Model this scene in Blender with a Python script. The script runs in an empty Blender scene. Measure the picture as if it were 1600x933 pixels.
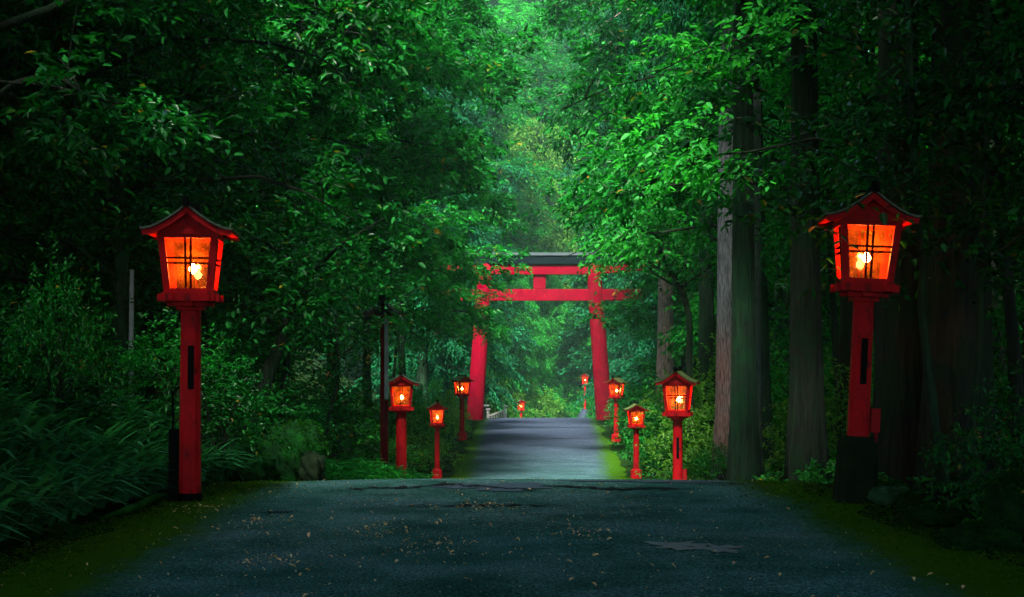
import bpy, math, random
import numpy as np
from mathutils import Vector

random.seed(7)
rng = np.random.default_rng(11)
sc = bpy.context.scene
COL = sc.collection
F = 2222.0          # focal length in photo pixels (50 mm on 36 mm, 1600 px wide)
HOR = 550.0         # photo row of the horizon
EYE = 1.30

def at(px, py, Y):
    return ((px - 800) / F * Y, Y, EYE - (py - HOR) / F * Y)

# ------------------------------------------------------------------ mesh helpers
class MB:
    """collects polygons; build() links them as ONE mesh object"""
    def __init__(self):
        self.v = []; self.f = []; self.n = 0
    def add(self, v, f):
        v = np.asarray(v, float).reshape(-1, 3)
        self.v.append(v)
        for q in f:
            self.f.append(tuple(int(i) + self.n for i in q))
        self.n += len(v)
        return self
    def box(self, c, s, rz=0.0, top=None):
        """top = (sx, sy) size of upper face for tapered boxes"""
        x, y, z = s[0] / 2, s[1] / 2, s[2] / 2
        tx, ty = (top[0] / 2, top[1] / 2) if top else (x, y)
        v = np.array([(-x, -y, -z), (x, -y, -z), (x, y, -z), (-x, y, -z), (-tx, -ty, z), (tx, -ty, z), (tx, ty, z), (-tx, ty, z)], float)
        if rz:
            ca, sa = math.cos(rz), math.sin(rz)
            v = np.stack([v[:, 0] * ca - v[:, 1] * sa, v[:, 0] * sa + v[:, 1] * ca, v[:, 2]], 1)
        return self.add(v + np.array(c), [(0, 3, 2, 1), (4, 5, 6, 7), (0, 1, 5, 4), (1, 2, 6, 5), (2, 3, 7, 6), (3, 0, 4, 7)])
    def bar(self, a, b, w, d):
        """square bar from a to b, w along x-ish, d along the other"""
        a = np.array(a, float); b = np.array(b, float); t = b - a; t /= np.linalg.norm(t)
        ref = np.array((0, 1, 0)) if abs(t[1]) < .9 else np.array((1, 0, 0))
        u = np.cross(ref, t); u /= np.linalg.norm(u); k = np.cross(t, u)
        v = []
        for p in (a, b):
            for (i, j) in ((-1, -1), (1, -1), (1, 1), (-1, 1)):
                v.append(p + u * i * w / 2 + k * j * d / 2)
        return self.add(v, [(0, 3, 2, 1), (4, 5, 6, 7), (0, 1, 5, 4), (1, 2, 6, 5), (2, 3, 7, 6), (3, 0, 4, 7)])
    def prism(self, prof, z0, z1, k0=1.0, k1=1.0, c=(0, 0)):
        n = len(prof); p = np.array(prof, float)
        v = [(x * k0 + c[0], y * k0 + c[1], z0) for x, y in p] + [(x * k1 + c[0], y * k1 + c[1], z1) for x, y in p]
        f = [tuple(range(n - 1, -1, -1)), tuple(range(n, 2 * n))] + [(i, (i + 1) % n, n + (i + 1) % n, n + i) for i in range(n)]
        return self.add(v, f)
    def lathe(self, prof, n=16, c=(0, 0, 0)):
        v = []; f = []
        for r, z in prof:
            for i in range(n):
                a = 2 * math.pi * i / n
                v.append((c[0] + r * math.cos(a), c[1] + r * math.sin(a), c[2] + z))
        for k in range(len(prof) - 1):
            for i in range(n):
                f.append((k * n + i, k * n + (i + 1) % n, (k + 1) * n + (i + 1) % n, (k + 1) * n + i))
        f.append(tuple(range(n - 1, -1, -1))); f.append(tuple(range((len(prof) - 1) * n, len(prof) * n)))
        return self.add(v, f)
    def tube(self, pts, rad, n=8, caps=True, wob=0.0, flute=0.0):
        pts = np.asarray(pts, float); m = len(pts)
        T = np.gradient(pts, axis=0); T /= np.linalg.norm(T, axis=1)[:, None] + 1e-9
        v = []; f = []
        u = np.cross(T[0], (0.31, 0.77, 0.2)); u /= np.linalg.norm(u)
        for k in range(m):
            u = u - T[k] * np.dot(u, T[k]); u /= np.linalg.norm(u); w = np.cross(T[k], u)
            for i in range(n):
                a = 2 * math.pi * i / n
                r = rad[k] * (1 + wob * (rng.random() - .5) + flute * (math.sin(5 * a + .4 * math.sin(k)) + .8 * math.sin(9 * a + 1 + .2 * k) + .6 * (i % 2)) * (1.6 if k == 0 else 1))
                v.append(pts[k] + r * (math.cos(a) * u + math.sin(a) * w))
        for k in range(m - 1):
            for i in range(n):
                f.append((k * n + i, k * n + (i + 1) % n, (k + 1) * n + (i + 1) % n, (k + 1) * n + i))
        if caps:
            f.append(tuple(range(n - 1, -1, -1))); f.append(tuple(range((m - 1) * n, m * n)))
        return self.add(v, f)
    def mesh(self, name, mat, smooth=False, bevel=0):
        me = bpy.data.meshes.new(name)
        me.from_pydata(np.concatenate(self.v).tolist(), [], self.f)
        me.materials.append(mat)
        if smooth:
            me.polygons.foreach_set('use_smooth', [True] * len(me.polygons))
        me.update()
        return me
    def build(self, name, mat, parent=None, smooth=False, bevel=0.0, loc=None):
        o = bpy.data.objects.new(name, self.mesh(name, mat, smooth))
        COL.objects.link(o)
        if parent: o.parent = parent
        if loc is not None: o.location = loc
        if bevel:
            b = o.modifiers.new('bevel', 'BEVEL'); b.width = bevel; b.segments = 2; b.limit_method = 'ANGLE'
        return o

def np_mesh(name, v, q, mat, smooth=False):
    """fast mesh from arrays; q is (m,4) or (m,3)"""
    me = bpy.data.meshes.new(name)
    k = q.shape[1]
    me.vertices.add(len(v)); me.vertices.foreach_set('co', np.ascontiguousarray(v, np.float32).ravel())
    me.loops.add(q.size); me.loops.foreach_set('vertex_index', np.ascontiguousarray(q, np.int32).ravel())
    me.polygons.add(len(q)); me.polygons.foreach_set('loop_start', np.arange(0, q.size, k, dtype=np.int32))
    if smooth: me.polygons.foreach_set('use_smooth', np.ones(len(q), bool))
    me.materials.append(mat)
    me.update(calc_edges=True)
    me.validate()
    return me

def link(name, me, parent=None, loc=None, rz=0.0, s=1.0):
    o = bpy.data.objects.new(name, me); COL.objects.link(o)
    if parent: o.parent = parent
    if loc is not None: o.location = loc
    o.rotation_euler.z = rz
    o.scale = (s, s, s) if not hasattr(s, '__len__') else s
    return o

def empty(name, loc=(0, 0, 0), rz=0.0, s=1.0):
    o = bpy.data.objects.new(name, None); COL.objects.link(o)
    o.location = loc; o.rotation_euler.z = rz; o.scale = (s, s, s) if not hasattr(s, '__len__') else s
    o.empty_display_size = .2
    return o

def tag(o, label=None, cat=None, group=None, kind=None):
    if label: o['label'] = label
    if cat: o['category'] = cat
    if group: o['group'] = group
    if kind: o['kind'] = kind
    return o

# ------------------------------------------------------------------ materials
def new_mat(name):
    m = bpy.data.materials.new(name); m.use_nodes = True
    nt = m.node_tree; nt.nodes.clear()
    out = nt.nodes.new('ShaderNodeOutputMaterial')
    return m, nt, out

def N(nt, t, **kw):
    n = nt.nodes.new(t)
    for k, v in kw.items():
        if k in n.inputs: n.inputs[k].default_value = v
        else: setattr(n, k, v)
    return n

def ramp(nt, stops, fac=None):
    r = nt.nodes.new('ShaderNodeValToRGB')
    e = r.color_ramp.elements
    while len(e) < len(stops): e.new(.5)
    for i, (p, c) in enumerate(stops):
        e[i].position = p; e[i].color = (*c, 1)
    if fac is not None: nt.links.new(fac, r.inputs[0])
    return r

def paint(name, c1, c2, rough=.45, scale=6, bump=.15, spec=.4, dirt=None):
    m, nt, out = new_mat(name); L = nt.links.new
    tc = N(nt, 'ShaderNodeTexCoord')
    no = N(nt, 'ShaderNodeTexNoise', Scale=scale, Detail=8.0, Roughness=.65)
    L(tc.outputs['Object'], no.inputs['Vector'])
    r = ramp(nt, [(.32, c2), (.62, c1)], no.outputs['Fac'])
    b = N(nt, 'ShaderNodeBsdfPrincipled', Roughness=rough)
    b.inputs['Specular IOR Level'].default_value = spec
    col = r.outputs[0]
    if dirt:
        n2 = N(nt, 'ShaderNodeTexNoise', Scale=scale * 5, Detail=6.0, Roughness=.7)
        mp = N(nt, 'ShaderNodeMapping'); mp.inputs['Scale'].default_value = (1, 1, .3); L(tc.outputs['Object'], mp.inputs['Vector']); L(mp.outputs[0], n2.inputs['Vector'])
        f = ramp(nt, [(.56, (0, 0, 0)), (.66, (1, 1, 1))], n2.outputs['Fac'])
        mx = N(nt, 'ShaderNodeMix', data_type='RGBA'); L(f.outputs[0], mx.inputs[0])
        L(col, mx.inputs[6]); mx.inputs[7].default_value = (*dirt, 1)
        col = mx.outputs[2]
    L(col, b.inputs['Base Color'])
    if bump:
        n3 = N(nt, 'ShaderNodeTexNoise', Scale=scale * 9, Detail=5.0)
        L(tc.outputs['Object'], n3.inputs['Vector'])
        bp = N(nt, 'ShaderNodeBump', Strength=bump, Distance=.01); L(n3.outputs['Fac'], bp.inputs['Height']); L(bp.outputs[0], b.inputs['Normal'])
    L(b.outputs[0], out.inputs[0])
    return m

def leaf_mat(name, lo, mid, hi, rough=.38, trans=.38, spec=.5, rare=None):
    m, nt, out = new_mat(name); L = nt.links.new
    geo = N(nt, 'ShaderNodeNewGeometry'); oi = N(nt, 'ShaderNodeObjectInfo')
    stops = [(0.0, lo), (.5, mid), (.97, hi)]
    if rare: stops = [(0.0, lo), (.5, mid), (.990, hi), (.996, rare)]
    r = ramp(nt, stops, geo.outputs['Random Per Island'])
    hsv = N(nt, 'ShaderNodeHueSaturation')
    mr = N(nt, 'ShaderNodeMapRange'); L(oi.outputs['Random'], mr.inputs[0]); mr.inputs[3].default_value = .8; mr.inputs[4].default_value = 1.25
    L(mr.outputs[0], hsv.inputs['Value']); L(r.outputs[0], hsv.inputs['Color'])
    b = N(nt, 'ShaderNodeBsdfPrincipled', Roughness=rough); b.inputs['Specular IOR Level'].default_value = spec
    L(hsv.outputs[0], b.inputs['Base Color'])
    t = N(nt, 'ShaderNodeBsdfTranslucent'); 
    mulc = N(nt, 'ShaderNodeMix', data_type='RGBA', blend_type='MULTIPLY'); mulc.inputs[0].default_value = 1
    L(hsv.outputs[0], mulc.inputs[6]); mulc.inputs[7].default_value = (1.3, 1.5, .6, 1)
    L(mulc.outputs[2], t.inputs['Color'])
    mx = N(nt, 'ShaderNodeMixShader'); mx.inputs[0].default_value = trans
    L(b.outputs[0], mx.inputs[1]); L(t.outputs[0], mx.inputs[2]); L(mx.outputs[0], out.inputs[0])
    return m

def bark_mat(name, c1, c2, vs=1.0, moss=None, rough=.85):
    m, nt, out = new_mat(name); L = nt.links.new
    tc = N(nt, 'ShaderNodeTexCoord'); mp = N(nt, 'ShaderNodeMapping'); mp.inputs['Scale'].default_value = (14 * vs, 14 * vs, 1.7 * vs)
    L(tc.outputs['Object'], mp.inputs['Vector'])
    no = N(nt, 'ShaderNodeTexNoise', Scale=1.0, Detail=8.0, Roughness=.65); L(mp.outputs[0], no.inputs['Vector'])
    r = ramp(nt, [(.36, c2), (.60, c1)], no.outputs['Fac'])
    col = r.outputs[0]
    if moss:
        n2 = N(nt, 'ShaderNodeTexNoise', Scale=1.3, Detail=6.0, Roughness=.7); L(tc.outputs['Object'], n2.inputs['Vector'])
        f = ramp(nt, [(.46, (0, 0, 0)), (.60, (1, 1, 1))], n2.outputs['Fac'])
        mx = N(nt, 'ShaderNodeMix', data_type='RGBA'); L(f.outputs[0], mx.inputs[0]); L(col, mx.inputs[6]); mx.inputs[7].default_value = (*moss, 1)
        col = mx.outputs[2]
    b = N(nt, 'ShaderNodeBsdfPrincipled', Roughness=rough); b.inputs['Specular IOR Level'].default_value = .2
    L(col, b.inputs['Base Color'])
    bp = N(nt, 'ShaderNodeBump', Strength=1.0, Distance=.09); L(no.outputs['Fac'], bp.inputs['Height']); L(bp.outputs[0], b.inputs['Normal'])
    L(b.outputs[0], out.inputs[0])
    return m

M = {}
M['red'] = paint('vermilion_paint', (.36, .0012, .005), (.20, .001, .004), .6, 3.2, .25, .10, dirt=(.07, .003, .003))
M['torii_red'] = paint('torii_paint', (.20, .0008, .013), (.13, .0007, .010), .85, 2, .15, .0, dirt=(.30, .01, .02))
M['dull_red'] = paint('weathered_red_paint', (.24, .003, .005), (.13, .002, .004), .65, 4, .2, .12)
M['muntin'] = paint('backlit_dark_red_bars', (.05, .002, .002), (.03, .001, .001), .8, 4, .1, .0)  # near-black tone paints in the backlit look of the bars
M['black'] = paint('black_metal', (.003, .004, .0035), (.0015, .002, .002), .8, 8, .1, .03)
M['copper'] = paint('dark_copper_roofing', (.035, .06, .035), (.012, .022, .016), .5, 7, .25, .4, dirt=(.05, .09, .02))
M['moss_roof'] = paint('mossy_roofing', (.10, .14, .03), (.03, .05, .02), .8, 7, .4, .2)
M['kasagi'] = paint('dark_blue_green_lintel', (.004, .010, .012), (.002, .006, .008), .8, 2, .1, .05)
M['lead'] = paint('pale_lead_capping', (.05, .075, .085), (.03, .05, .055), .7, 3, .1, .5)
M['greywood'] = paint('pale_grey_wood', (.26, .28, .27), (.15, .17, .16), .7, 5, .3, .3)
M['dark_red'] = paint('dark_weathered_red', (.085, .003, .005), (.04, .002, .003), .75, 4, .2, .05)
M['grey_stave'] = paint('grey_stave_wood', (.22, .27, .27), (.12, .16, .16), .75, 5, .3, .1)
M['palewood'] = paint('bleached_wood', (.62, .58, .55), (.45, .42, .41), .7, 6, .3, .3)
M['dark_stone'] = paint('damp_dark_plinth', (.009, .018, .008), (.002, .006, .003), .9, 6, .6, .03)
M['thatch'] = paint('mossy_thatch', (.16, .22, .12), (.10, .14, .09), .9, 6, .5, .1)
M['darkwood'] = paint('dark_wood', (.02, .022, .02), (.01, .011, .01), .8, 6, .3, .2)
M['rock'] = paint('mossy_rock', (.004, .036, .005), (.004, .012, .006), .95, 4, 1.0, .0, dirt=(.003, .006, .004))
M['rock_grey'] = paint('grey_green_rock', (.03, .085, .04), (.006, .028, .012), .9, 7, 1.0, .0)
M['log'] = paint('mossy_log', (.012, .08, .010), (.004, .025, .005), .95, 9, .8, .0)

M['bark'] = bark_mat('dark_bark', (.017, .026, .014), (.003, .006, .004), 1, moss=(.004, .026, .006))
M['bark_moss'] = bark_mat('green_bark', (.016, .046, .020), (.003, .012, .006), 1, moss=(.008, .050, .016))
M['bark_pale'] = bark_mat('pale_grey_bark', (.32, .345, .36), (.045, .05, .05), 2.2)
M['bark_grey'] = bark_mat('grey_green_bark', (.16, .20, .17), (.03, .045, .035), 2.0)
M['bark_pink'] = bark_mat('pinkish_bark', (.50, .36, .32), (.10, .07, .06), 2.0)

M['leaf_dark'] = leaf_mat('glossy_evergreen_leaf', (.002, .026, .004), (.004, .075, .010), (.010, .16, .022), .36, .34, .17, rare=(.20, .15, .01))
M['leaf_mid'] = leaf_mat('mid_green_leaf', (.002, .050, .006), (.005, .125, .014), (.014, .22, .028), .38, .44, .16, rare=(.26, .17, .01))
M['leaf_bright'] = leaf_mat('fresh_green_leaf', (.006, .11, .012), (.014, .22, .028), (.040, .35, .050), .45, .52, .14)
M['leaf_yellow'] = leaf_mat('yellow_green_leaf', (.035, .14, .012), (.070, .24, .022), (.14, .34, .035), .5, .48, .25)
M['leaf_cedar'] = leaf_mat('cedar_needles', (.002, .045, .018), (.005, .095, .038), (.012, .17, .060), .6, .34, .08)
M['leaf_shrub'] = leaf_mat('shrub_leaf', (.003, .060, .008), (.010, .14, .016), (.035, .23, .028), .42, .44, .15, rare=(.3, .2, .02))
M['rock_moss'] = leaf_mat('rock_moss', (.003, .022, .002), (.006, .045, .004), (.015, .08, .006), .9, .25, .0)
M['moss_tuft'] = leaf_mat('moss_tuft', (.008, .042, .002), (.020, .075, .004), (.045, .12, .006), .8, .3, .0)
M['grass'] = leaf_mat('bamboo_grass_blade', (.006, .085, .024), (.018, .19, .058), (.05, .32, .12), .26, .34, .8)

# asphalt with moss creeping in from the verges (mask is the verge distance stored per vertex)
def road_mat():
    m, nt, out = new_mat('damp_asphalt'); L = nt.links.new
    tc = N(nt, 'ShaderNodeTexCoord')
    at_ = N(nt, 'ShaderNodeAttribute', attribute_name='moss')
    big = N(nt, 'ShaderNodeTexNoise', Scale=1.1, Detail=7.0, Roughness=.65); L(tc.outputs['Object'], big.inputs['Vector'])
    fine = N(nt, 'ShaderNodeTexNoise', Scale=55.0, Detail=6.0, Roughness=.75); L(tc.outputs['Object'], fine.inputs['Vector'])
    mid = N(nt, 'ShaderNodeTexNoise', Scale=7.0, Detail=8.0, Roughness=.7); L(tc.outputs['Object'], mid.inputs['Vector'])
    c1 = ramp(nt, [(.36, (.018, .068, .056)), (.48, (.032, .106, .090)), (.64, (.060, .145, .145))], big.outputs['Fac'])  # near asphalt: green canopy light put into the colour as teal
    al = N(nt, 'ShaderNodeAttribute', attribute_name='near_ambient')
    c0 = ramp(nt, [(.25, (.022, .026, .048)), (.5, (.029, .034, .061)), (.75, (.038, .044, .076))], mid.outputs['Fac'])  # far asphalt: sky light put into the colour as purple-grey
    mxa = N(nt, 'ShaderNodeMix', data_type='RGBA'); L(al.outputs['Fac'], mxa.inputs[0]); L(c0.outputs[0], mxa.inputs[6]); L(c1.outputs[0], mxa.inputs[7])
    c2 = ramp(nt, [(.38, (.18, .18, .18)), (.5, (.85, .85, .85)), (.62, (2.1, 2.1, 2.1))], fine.outputs['Fac'])
    mu = N(nt, 'ShaderNodeMix', data_type='RGBA', blend_type='MULTIPLY'); mu.inputs[0].default_value = 1
    L(mxa.outputs[2], mu.inputs[6]); L(c2.outputs[0], mu.inputs[7])
    # moss mask
    a1 = N(nt, 'ShaderNodeMath', operation='MULTIPLY_ADD'); L(mid.outputs['Fac'], a1.inputs[0]); a1.inputs[1].default_value = .9; L(at_.outputs['Fac'], a1.inputs[2])
    a2 = N(nt, 'ShaderNodeMath', operation='MULTIPLY_ADD'); L(big.outputs['Fac'], a2.inputs[0]); a2.inputs[1].default_value = .8; L(a1.outputs[0], a2.inputs[2])
    a3 = N(nt, 'ShaderNodeMath', operation='MULTIPLY_ADD'); L(fine.outputs['Fac'], a3.inputs[0]); a3.inputs[1].default_value = 1.1; L(a2.outputs[0], a3.inputs[2])
    mk = N(nt, 'ShaderNodeMapRange'); L(a3.outputs[0], mk.inputs[0]); mk.inputs[1].default_value = 1.70; mk.inputs[2].default_value = 2.15
    mossn = ramp(nt, [(.3, (.014, .046, .002)), (.5, (.022, .072, .003)), (.7, (.044, .108, .006))], fine.outputs['Fac'])
    mx = N(nt, 'ShaderNodeMix', data_type='RGBA'); L(mk.outputs[0], mx.inputs[0]); L(mu.outputs[2], mx.inputs[6]); L(mossn.outputs[0], mx.inputs[7])
    b = N(nt, 'ShaderNodeBsdfPrincipled'); L(mx.outputs[2], b.inputs['Base Color'])
    rr = N(nt, 'ShaderNodeMapRange'); L(big.outputs['Fac'], rr.inputs[0]); rr.inputs[1].default_value = .35; rr.inputs[2].default_value = .65; rr.inputs[3].default_value = .6; rr.inputs[4].default_value = .9
    ra = N(nt, 'ShaderNodeMath', operation='MULTIPLY_ADD'); L(mk.outputs[0], ra.inputs[0]); ra.inputs[1].default_value = .3; L(rr.outputs[0], ra.inputs[2]); ra.use_clamp = True
    L(ra.outputs[0], b.inputs['Roughness']); b.inputs['Specular IOR Level'].default_value = 0.0
    ad = N(nt, 'ShaderNodeMath', operation='MULTIPLY_ADD'); L(mid.outputs['Fac'], ad.inputs[0]); ad.inputs[1].default_value = 1.2; L(fine.outputs['Fac'], ad.inputs[2])
    bp = N(nt, 'ShaderNodeBump', Strength=.8, Distance=.012); L(ad.outputs[0], bp.inputs['Height']); L(bp.outputs[0], b.inputs['Normal'])
    L(b.outputs[0], out.inputs[0])
    return m
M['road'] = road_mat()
M['soil'] = paint('leafy_forest_soil', (.006, .024, .005), (.006, .008, .004), .95, 1.5, .8, .0, dirt=(.020, .022, .008))
M['crack'] = paint('crumbled_black_seam', (.008, .012, .014), (.004, .006, .007), .9, 12, .4, .1)
M['worn'] = paint('worn_pale_asphalt', (.035, .070, .10), (.022, .050, .07), .7, 14, .4, .3)
M['puddle'] = paint('wet_patch', (.050, .115, .150), (.030, .095, .10), .5, 14, .02, .2)
M['litter'] = leaf_mat('dead_leaf', (.24, .12, .04), (.48, .32, .13), (.70, .60, .34), .6, .15, .3, rare=(.45, .04, .01))

# lantern glass: dusty pane, mostly see-through
def glass_mat():
    m, nt, out = new_mat('dusty_amber_pane'); L = nt.links.new
    tc = N(nt, 'ShaderNodeTexCoord')
    no = N(nt, 'ShaderNodeTexNoise', Scale=9.0, Detail=6.0); L(tc.outputs['Object'], no.inputs['Vector'])
    mr = N(nt, 'ShaderNodeMapRange'); L(no.outputs['Fac'], mr.inputs[0]); mr.inputs[1].default_value = .3; mr.inputs[2].default_value = .7; mr.inputs[3].default_value = .03; mr.inputs[4].default_value = .17
    tr = N(nt, 'ShaderNodeBsdfTransparent', Color=(1, .74, .44, 1))
    tl = N(nt, 'ShaderNodeBsdfTranslucent', Color=(.62, .20, .022, 1))
    gl = N(nt, 'ShaderNodeBsdfGlossy', Roughness=.12)
    m1 = N(nt, 'ShaderNodeMixShader'); L(mr.outputs[0], m1.inputs[0]); L(tr.outputs[0], m1.inputs[1]); L(tl.outputs[0], m1.inputs[2])
    m2 = N(nt, 'ShaderNodeMixShader'); m2.inputs[0].default_value = .04; L(m1.outputs[0], m2.inputs[1]); L(gl.outputs[0], m2.inputs[2])
    L(m2.outputs[0], out.inputs[0])
    return m
M['pane'] = glass_mat()
m, nt, out = new_mat('lit_bulb'); e = N(nt, 'ShaderNodeEmission', Color=(1, .58, .20, 1), Strength=40.0); nt.links.new(e.outputs[0], out.inputs[0]); M['bulb'] = m

# ------------------------------------------------------------------ terrain
def ss(a, b, x):
    t = np.clip((x - a) / (b - a), 0, 1); return t * t * (3 - 2 * t)
_RY = [-20, 12, 14.3, 15.2, 17, 20, 25, 30, 36, 40, 55, 68, 72, 76, 82, 105, 140, 200, 300]
_RZ = [0, 0, 0, -.06, -.36, -.98, -1.75, -2.15, -2.32, -2.3, -2.2, -2.12, -2.10, -2.22, -2.7, -4.9, -7.0, -5, 0]
_SY = [-20, 8, 15, 18, 22, 26, 32, 40, 55, 72, 90, 105, 140, 200, 300]
_SZ = [.05, .02, 0, -.25, -.6, -1.0, -1.6, -2.1, -2.1, -2.05, -2.6, -3.2, -4, -2, 8]
def roadz(y): return np.interp(y, _RY, _RZ)
def cx(y): return np.interp(y, [-20, 14, 40, 55, 72, 105, 140, 200], [0, 0, .75, 1.05, 1.35, 3.0, 7.5, 20])
def hw(y): return np.interp(y, [-20, 7, 10, 14, 25, 40, 55, 72, 200], [3.7, 3.6, 3.4, 3.1, 2.9, 2.85, 3.1, 3.2, 3.0])
def aw(y): return np.interp(y, [-20, 8, 14, 40, 55, 72, 200], [2.1, 2.1, 2.15, 1.75, 2.15, 2.5, 2.6])
LAN = []   # (x, y, z) pins
def wav(x, y):
    return (np.sin(x * 1.7 + y * .9) * .5 + np.sin(x * .6 - y * 1.3 + 1) * .6 + np.sin(x * 3.1 + y * 2.7) * .25 + np.sin(y * 4.3 - x * 2.2) * .18)
def pin(z, x, y):
    for (lx, ly, lz) in LAN:
        w = np.exp(-((x - lx) ** 2 + (y - ly) ** 2) / .8)
        z = z + w * (lz - z)
    return z
def ground_z(x, y):
    x = np.asarray(x, float); y = np.asarray(y, float)
    d = np.abs(x - cx(y)) - hw(y); left = x < cx(y)
    side = np.interp(y, _SY, _SZ)
    k = ss(0, 1.6, d)
    z = (roadz(y) - .03) * (1 - k) + side * k
    z = z + np.where(left, ss(.3, 2.6, d) * .75 * ss(21, 15, y) + ss(.1, .6, d) * -.0, -.16 * ss(.0, .5, d) * ss(2.2, 1.0, d) * ss(18, 13, y))
    dd = np.clip(d, 0, None)
    z = z + .07 * dd + .30 * np.clip(dd - 9, 0, None) * ss(30, 60, y) + .12 * np.clip(dd - 6, 0, None)
    z = z + wav(x, y) * .10 * ss(.1, 1.5, d)
    return pin(z, x, y)
def road_top(x, y):
    x = np.asarray(x, float); y = np.asarray(y, float)
    u = (x - cx(y)) / hw(y)
    z = roadz(y) + .006 - .05 * np.abs(u) ** 3 + wav(x * .7, y * .7) * .006
    return pin(z, x, y)

LSPEC = [  # px, base row, Y, scale, rot deg, tilt deg, kind, label
    (297, 783, 12.43, (1, 1, 1), 5, .3, 'big', 'tall red lantern in the left foreground, black box against its foot'),
    (1336, 783, 12.10, (1, 1, 1.02), -5, 2.4, 'plinth', 'tall red lantern on a dark plinth beside pale rocks, right foreground'),
    (627, 762, 32.0, (1.06, 1.06, 1.0), 4, 0, 'thick', 'red lantern just right of the tall thin roofed post'),
    (1059, 801, 25.6, (.97, .97, 1.0), -14, 0, 'slot', 'larger mid-distance red lantern on the right with mossy roof and black slot'),
    (683, 747, 40.0, (.80, .80, .84), 6, 0, 'collar', 'small red lantern on a thick foot at the left moss verge'),
    (994, 747, 40.0, (.90, .90, .82), 2, 0, 'collar', 'small red lantern on a thick collar foot, right verge past the hump'),
    (722, 687, 55.0, (.97, .97, .97), 28, 0, 'collar', 'red lantern standing before the left pillar of the gate'),
    (963, 690, 55.0, (.97, .97, .97), -28, 0, 'collar', 'leaf-veiled red lantern beside the right pillar of the gate'),
    (814, 678, 105.0, (.95, .95, 1.0), 10, 0, 'plain', 'distant red lantern seen over the road crest inside the gate'),
    (914, 637, 105.0, (.85, .85, 1.0), -10, 0, 'plain', 'distant red lantern half hidden by leaves on the far right bank'),
]
for s in LSPEC:
    x, y, z = at(s[0], s[1], s[2]); LAN.append((x, y, z))

# ground sheet
ys = np.concatenate([np.arange(-30, 4, 2.0), np.arange(4, 46, .3), np.arange(46, 110, 1.0), np.arange(110, 330, 6.0), [340, 700]])
xs = np.concatenate([[-500], np.arange(-150, -20, 8.0), np.arange(-20, -8, 1.0), np.arange(-8, 9, .25), np.arange(9, 21, 1.0), np.arange(21, 151, 8.0), [500]])
X, Y = np.meshgrid(xs, ys)
Z = ground_z(X, Y)
n, mcols = X.shape
idx = np.arange(n * mcols).reshape(n, mcols)
q = np.stack([idx[:-1, :-1], idx[:-1, 1:], idx[1:, 1:], idx[1:, :-1]], -1).reshape(-1, 4)
g = link('ground', np_mesh('ground', np.stack([X, Y, Z], -1).reshape(-1, 3), q, M['soil'], True)); tag(g, kind='structure')

# road sheet (asphalt and its mossy verges)
ys = np.concatenate([np.arange(-8, 45, .18), np.arange(45, 150, .8)])
us = np.linspace(-1, 1, 61)
Y = np.repeat(ys[:, None], 61, 1)
edge = 1 + .04 * np.sin(Y * 2.3) + .03 * np.sin(Y * 5.1 + 1)
X = cx(Y) + hw(Y) * us[None, :] * edge
Z = road_top(X, Y)
Z = Z - .10 * ss(.93, 1.0, np.abs(us))[None, :]
idx = np.arange(Y.size).reshape(Y.shape)
q = np.stack([idx[:-1, :-1], idx[:-1, 1:], idx[1:, 1:], idx[1:, :-1]], -1).reshape(-1, 4)
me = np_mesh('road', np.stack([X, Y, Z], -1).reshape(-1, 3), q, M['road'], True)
mossv = np.clip((np.abs(X - cx(Y)) - aw(Y)) / .9 + .32, -.7, 1.25).ravel()
at_ = me.attributes.new('moss', 'FLOAT', 'POINT'); at_.data.foreach_set('value', mossv.astype(np.float32))
at_ = me.attributes.new('near_ambient', 'FLOAT', 'POINT'); at_.data.foreach_set('value', np.ascontiguousarray(ss(58, 24, Y) * .92 + .08, np.float32).ravel())  # mask for the painted light tint: canopy teal near, sky purple-grey far
tag(link('road', me), kind='structure')

def sheet(name, outline, mat, lift):
    """an irregular flat patch draped on the road"""
    pts = np.array(outline, float); c = pts.mean(0)
    rings = [c + (pts - c) * k for k in np.linspace(.001, 1, 14)]
    n = len(pts); v = np.concatenate(rings)
    z = road_top(v[:, 0], v[:, 1]) + lift
    f = []
    for k in range(13):
        for i in range(n):
            f.append((k * n + i, k * n + (i + 1) % n, (k + 1) * n + (i + 1) % n, (k + 1) * n + i))
    o = MB().add(np.column_stack([v, z]), f).build(name, mat, smooth=True)
    return tag(o, kind='structure')
def blob(px, py, wx, wy, n=40, rough=.35, seed=0):
    r = np.random.default_rng(seed)
    Yc = EYE * F / (py - HOR); xc = (px - 800) / F * Yc
    hx = wx / 2 / F * Yc; hy = wy / 2 * Yc * Yc / (EYE * F)
    a = np.linspace(0, 2 * np.pi, n, endpoint=False)
    k = 1 + rough * (.5 * np.sin(3 * a + r.random() * 6) + .4 * np.sin(5 * a + r.random() * 6) + .35 * np.sin(9 * a + r.random() * 6) + .25 * r.standard_normal(n))
    return np.column_stack([xc + hx * k * np.cos(a), Yc + hy * k * np.sin(a)])
sheet('wet_patch', blob(1060, 855, 80, 12, seed=3, rough=.5), M['puddle'], .007); sheet('wet_patch', blob(1122, 860, 66, 11, seed=13, rough=.5), M['puddle'], .007)
sheet('worn_asphalt', blob(775, 763, 175, 12, seed=4), M['worn'], .007)
sheet('worn_asphalt', blob(1010, 752.5, 260, 4, seed=9), M['worn'], .007)
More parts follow.
